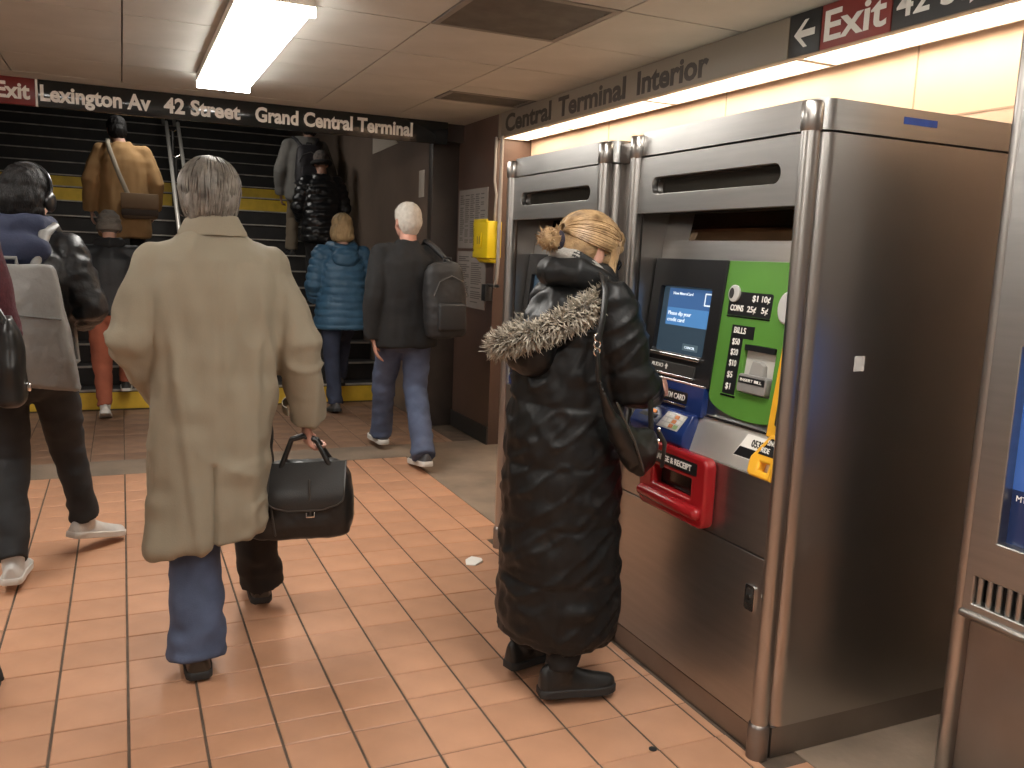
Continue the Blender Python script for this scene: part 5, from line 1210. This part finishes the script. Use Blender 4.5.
def orange_person():
    pose = dict(knR=(0.115,0.24,0.64), anR=(0.10,0.28,0.275), anL=(-0.07,-0.14,0.13), knL=(-0.085,-0.02,0.50), elL=(-0.25,0.0,1.14), wrL=(-0.2,0.15,0.98), elR=(0.25,0.0,1.14), wrR=(0.2,0.15,0.98))
    p = Person('person in a grey knit cap and rust-orange trousers starting up the stairs', (-0.09,7.98,0), 0.0, 1.71, pose, head=(0,-0.15,0), voxel=0.011)
    J, k = p.J, p.k; b = MB()
    b.hoops([(z*k, 0, cy*k, rx*k, ry*k) for z, cy, rx, ry in [(0.90,0,0.205,0.16),(0.93,0,0.21,0.165),(1.1,0,0.2,0.16),(1.28,0,0.208,0.155),(1.37,0,0.2,0.14),(1.43,0,0.14,0.11),(1.48,0,0.09,0.09)]], n=28)
    arm_tube(b, J, 'R', k); arm_tube(b, J, 'L', k)
    part(p.t, 'jacket', b, mat('dark_jacket', (0.016,0.017,0.019), 0.6, bump=0.2, bscale=60), 0.012, 4, folds(0.012, 41, k), 'dark jacket')
    b = MB(); b.tube([(0.05*k,0.07*k,1.485*k),(0.08*k,-0.01*k,1.505*k),(0,-0.075*k,1.505*k),(-0.08*k,-0.01*k,1.505*k),(-0.05*k,0.07*k,1.485*k)], 0.052*k, n=10); part(p.t, 'hood', b, mat('dark_jacket', (0.016,0.017,0.019), 0.6), 0.011, 3)
    KN = mat('grey_knit', (0.16,0.145,0.125), 0.95, var=0.15, vscale=30, bump=0.8, bscale=60, stretch=(1,1,2))
    b = MB(); b.ell(p.H((0,-0.015,0.04)), (0.098*k,0.116*k,0.112*k)); hat = part(p.t, 'knit_cap', b, KN, 0.009, 1, lambda co, nr: 0.003*np.sin(co[:,2]*160), 'grey ribbed knit cap')
    rr = [p.H((0.086*math.cos(a), -0.018+0.104*math.sin(a), 0.0)) for a in np.linspace(0, 2*math.pi, 25)]; b = MB(); b.tube(rr, 0.017*k, n=10, flat=((0,0,1),2.2)); b.build('cap_cuff', KN, hat, world=False)
    OR = mat('rust_cloth', (0.30,0.085,0.045), 0.85, var=0.15, vscale=8, bump=0.1, bscale=160)
    p.trousers(OR, rad=(0.105,0.095,0.085,0.070,0.058), cuff=0.0)
    p.shoe('L', SNEAKW, SOLEW, L=0.28, pitch=-0.35, name='sneaker'); p.shoe('R', mat('dark_sneaker', (0.03,0.03,0.03), 0.6), SOLEW, L=0.28, name='sneaker')
orange_person()

def tan_person():
    pose = dict(knR=(0.115,0.22,0.64), anR=(0.10,0.24,0.262), knL=(-0.09,0.03,0.50), anL=(-0.09,-0.04,0.087), elL=(-0.29,-0.04,1.14), wrL=(-0.285,0.05,0.87), elR=(0.29,-0.03,1.14), wrR=(0.27,0.08,0.90), head=(-0.05,0.06,1.62))
    p = Person('person in a camel coat with a shoulder bag climbing the stairs', (0.035,9.63,0.875), 0.0, 1.83, pose, head=(0.2,-0.2,0), voxel=0.012)
    J, k = p.J, p.k; b = MB()
    b.hoops([(z*k, 0, cy*k, rx*k, ry*k) for z, cy, rx, ry in [(0.62,0,0.225,0.185),(0.65,0,0.235,0.19),(0.85,0,0.228,0.18),(1.05,0,0.215,0.165),(1.22,0,0.225,0.16),(1.34,0,0.23,0.15),(1.40,0,0.20,0.13),(1.45,0,0.14,0.11),(1.50,0,0.085,0.085),(1.52,0,0.075,0.075)]], n=32)
    arm_tube(b, J, 'R', k, (0.078,0.08,0.078,0.072,0.068)); arm_tube(b, J, 'L', k, (0.078,0.08,0.078,0.072,0.068))
    part(p.t, 'coat', b, mat('camel_wool', (0.34,0.20,0.085), 0.9, var=0.08, vscale=8, bump=0.15, bscale=200), 0.012, 4, folds(0.015, 51, k), 'camel wool coat')
    p.hair(mat('black_hair', (0.010,0.009,0.009), 0.4), [((0,-0.02,0.05), (0.09,0.108,0.094)), ((0,-0.05,-0.01), (0.086,0.08,0.09))], 0.005)
    p.trousers(DARKTR); SB_ = mat('dark_shoe', (0.02,0.018,0.016), 0.4); p.shoe('L', SB_, SOLEB); p.shoe('R', SB_, SOLEB)
    c = p.W((0.14,-0.20*k,0.80*k)); t = thing('messenger_bag', 'brown canvas messenger bag across the back of the camel coat', 'bag', tuple(c), 0)
    CV = mat('brown_canvas', (0.13,0.082,0.05), 0.85, var=0.2, vscale=12, bump=0.2, bscale=150)
    b = MB(); b.box(-0.165,0.165,-0.09,0.03,0.0,0.24); o = b.build('bag_body', CV, t, world=False, bevel=0.03, seg=3)
    b = MB(); b.box(-0.17,0.17,-0.105,-0.09,0.10,0.245); b.build('flap', mat('brown_canvas_light', (0.20,0.13,0.075), 0.85), t, world=False, bevel=0.007)
    b = MB(); b.box(-0.168,0.168,-0.102,-0.09,0.03,0.09); b.build('pocket', mat('dark_canvas', (0.045,0.03,0.022), 0.85), t, world=False, bevel=0.006)
    pts = [(-0.10,-0.06,0.22),(-0.18,-0.03,0.42),(-0.25,0.05,0.63),(-0.275,0.13,0.725),(-0.27,0.22,0.755),(-0.22,0.36,0.66)]
    b = MB(); b.tube([(x, y-0.02, z) for x, y, z in pts], 0.022, n=10, flat=((0,1,0.2),0.3)); b.build('strap', mat('strap_pale', (0.30,0.26,0.20), 0.8), t, world=False)
tan_person()

def hoodie_person():
    pose = dict(knL=(-0.11,0.18,0.63), anL=(-0.12,0.20,0.265), anR=(0.10,-0.06,0.09), elL=(-0.285,-0.02,1.12), wrL=(-0.26,0.10,0.88), elR=(0.285,-0.02,1.12), wrR=(0.26,0.10,0.88), head=(0.05,0.05,1.62))
    p = Person('person in a grey hooded sweatshirt higher on the stairs, under the sign', (1.95,10.24,1.225), 0.0, 1.74, pose, head=(0,-0.2,0), voxel=0.012)
    J, k = p.J, p.k; b = MB()
    b.hoops([(z*k, 0, cy*k, rx*k, ry*k) for z, cy, rx, ry in [(0.80,0,0.21,0.165),(0.83,0,0.225,0.175),(1.0,0,0.225,0.175),(1.2,0,0.23,0.165),(1.33,0,0.23,0.15),(1.40,0,0.19,0.13),(1.45,0,0.13,0.11),(1.50,0,0.09,0.09)]], n=28)
    arm_tube(b, J, 'R', k, (0.082,0.084,0.08,0.072,0.064)); arm_tube(b, J, 'L', k, (0.082,0.084,0.08,0.072,0.064))
    GH = mat('grey_fleece', (0.15,0.145,0.135), 0.9, var=0.1, vscale=10)
    part(p.t, 'sweatshirt', b, GH, 0.013, 4, folds(0.012, 61, k), 'grey hooded sweatshirt')
    b = MB(); b.tube([(0.07*k,0.06*k,1.47*k),(0.10*k,-0.03*k,1.48*k),(0,-0.11*k,1.47*k),(-0.10*k,-0.03*k,1.48*k),(-0.07*k,0.06*k,1.47*k)], 0.055*k, n=10); b.ell((0,-0.1*k,1.44*k),(0.13*k,0.07*k,0.07*k)); part(p.t, 'hood', b, GH, 0.012, 3)
    p.hair(mat('black_hair', (0.010,0.009,0.009), 0.4), [((0,-0.02,0.05), (0.09,0.108,0.094)), ((0,-0.05,-0.01), (0.086,0.08,0.09))], 0.005)
    p.trousers(mat('khaki_cloth', (0.17,0.135,0.095), 0.85)); SB_ = mat('dark_shoe', (0.02,0.018,0.016), 0.4); p.shoe('L', SB_, SOLEB); p.shoe('R', SB_, SOLEB)
    backpack(p, 'black backpack worn over the grey sweatshirt', 0.31, 0.46, 0.16, 0.95, -0.165*k, mat('dark_cordura', (0.022,0.02,0.024), 0.6, var=0.4, vscale=20))
hoodie_person()

def beanie_person():
    pose = dict(knL=(-0.12,0.10,0.60), anL=(-0.17,-0.05,0.24), anR=(0.10,0.0,0.09), elL=(-0.27,-0.02,1.13), wrL=(-0.2,0.16,1.0), elR=(0.27,-0.02,1.13), wrR=(0.2,0.16,1.0))
    pose = dict(elL=(-0.27,-0.02,1.13), wrL=(-0.2,0.16,1.0), elR=(0.27,-0.02,1.13), wrR=(0.2,0.16,1.0), knR=(0.11,0.22,0.64), anR=(0.10,0.265,0.275))
    p = Person('person in a patterned cap and shiny black puffer jacket on the stairs', (2.01,9.63,0.875), 0.0, 1.64, pose, head=(0,-0.1,0), voxel=0.012)
    J, k = p.J, p.k; b = MB()
    b.hoops([(z*k, 0, cy*k, rx*k, ry*k) for z, cy, rx, ry in [(0.72,0,0.22,0.175),(0.75,0,0.235,0.19),(0.95,0,0.228,0.19),(1.15,0,0.225,0.18),(1.32,0,0.225,0.165),(1.40,0,0.19,0.14),(1.46,0,0.14,0.12),(1.51,0,0.10,0.10)]], n=28)
    arm_tube(b, J, 'R', k, (0.086,0.09,0.086,0.076,0.066)); arm_tube(b, J, 'L', k, (0.086,0.09,0.086,0.076,0.066))
    part(p.t, 'puffer_jacket', b, mat('glossy_black_nylon', (0.010,0.0105,0.012), 0.3, bump=0.2, bscale=40), 0.012, 3, quilt(J, k, 0.085, 0.018, 0.008, 0.5, seed=71), 'glossy black puffer jacket')
    KN = mat('patterned_knit', (0.03,0.028,0.03), 0.9, col2=(0.20,0.17,0.15), vscale=22, bump=0.6, bscale=70)
    b = MB(); b.ell(p.H((0,-0.015,0.055)), (0.098*k,0.116*k,0.104*k)); hat = part(p.t, 'knit_cap', b, KN, 0.009, 1)
    rr = [p.H((0.1*math.cos(a), -0.018+0.118*math.sin(a), 0.0)) for a in np.linspace(0, 2*math.pi, 25)]; b = MB(); b.tube(rr, 0.026*k, n=10); b.build('cap_cuff', mat('dark_knit', (0.02,0.019,0.02), 0.9), hat, world=False)
    p.trousers(DARKTR); SB_ = mat('dark_shoe', (0.02,0.018,0.016), 0.4); p.shoe('L', SB_, SOLEB); p.shoe('R', SB_, SOLEB)
beanie_person()

def stair_lamp():
    # lamp on the stairwell ceiling, hidden from the photograph by the header beam
    t = thing('ceiling_light', 'fluorescent light on the sloping ceiling above the stairs', 'light', (0.5, 9.4, 3.22), group='fluorescent ceiling lights')
    a = math.radians(16.4)
    t.rotation_euler = (a, 0, 0)
    b = MB(); b.box(-0.16,0.16,-0.62,0.62,0.0,0.03); b.build('housing', mat('white_enamel', (0.62,0.56,0.48), 0.5), t, world=False)
    b = MB(); b.prism([(-0.14,-0.001),(-0.12,-0.04),(0.12,-0.04),(0.14,-0.001)], 1, -0.6, 0.6); b.build('diffuser', lamp_mat('lit_stair_lamp', (1.0,0.96,0.88), 13.0), t, world=False)
stair_lamp()
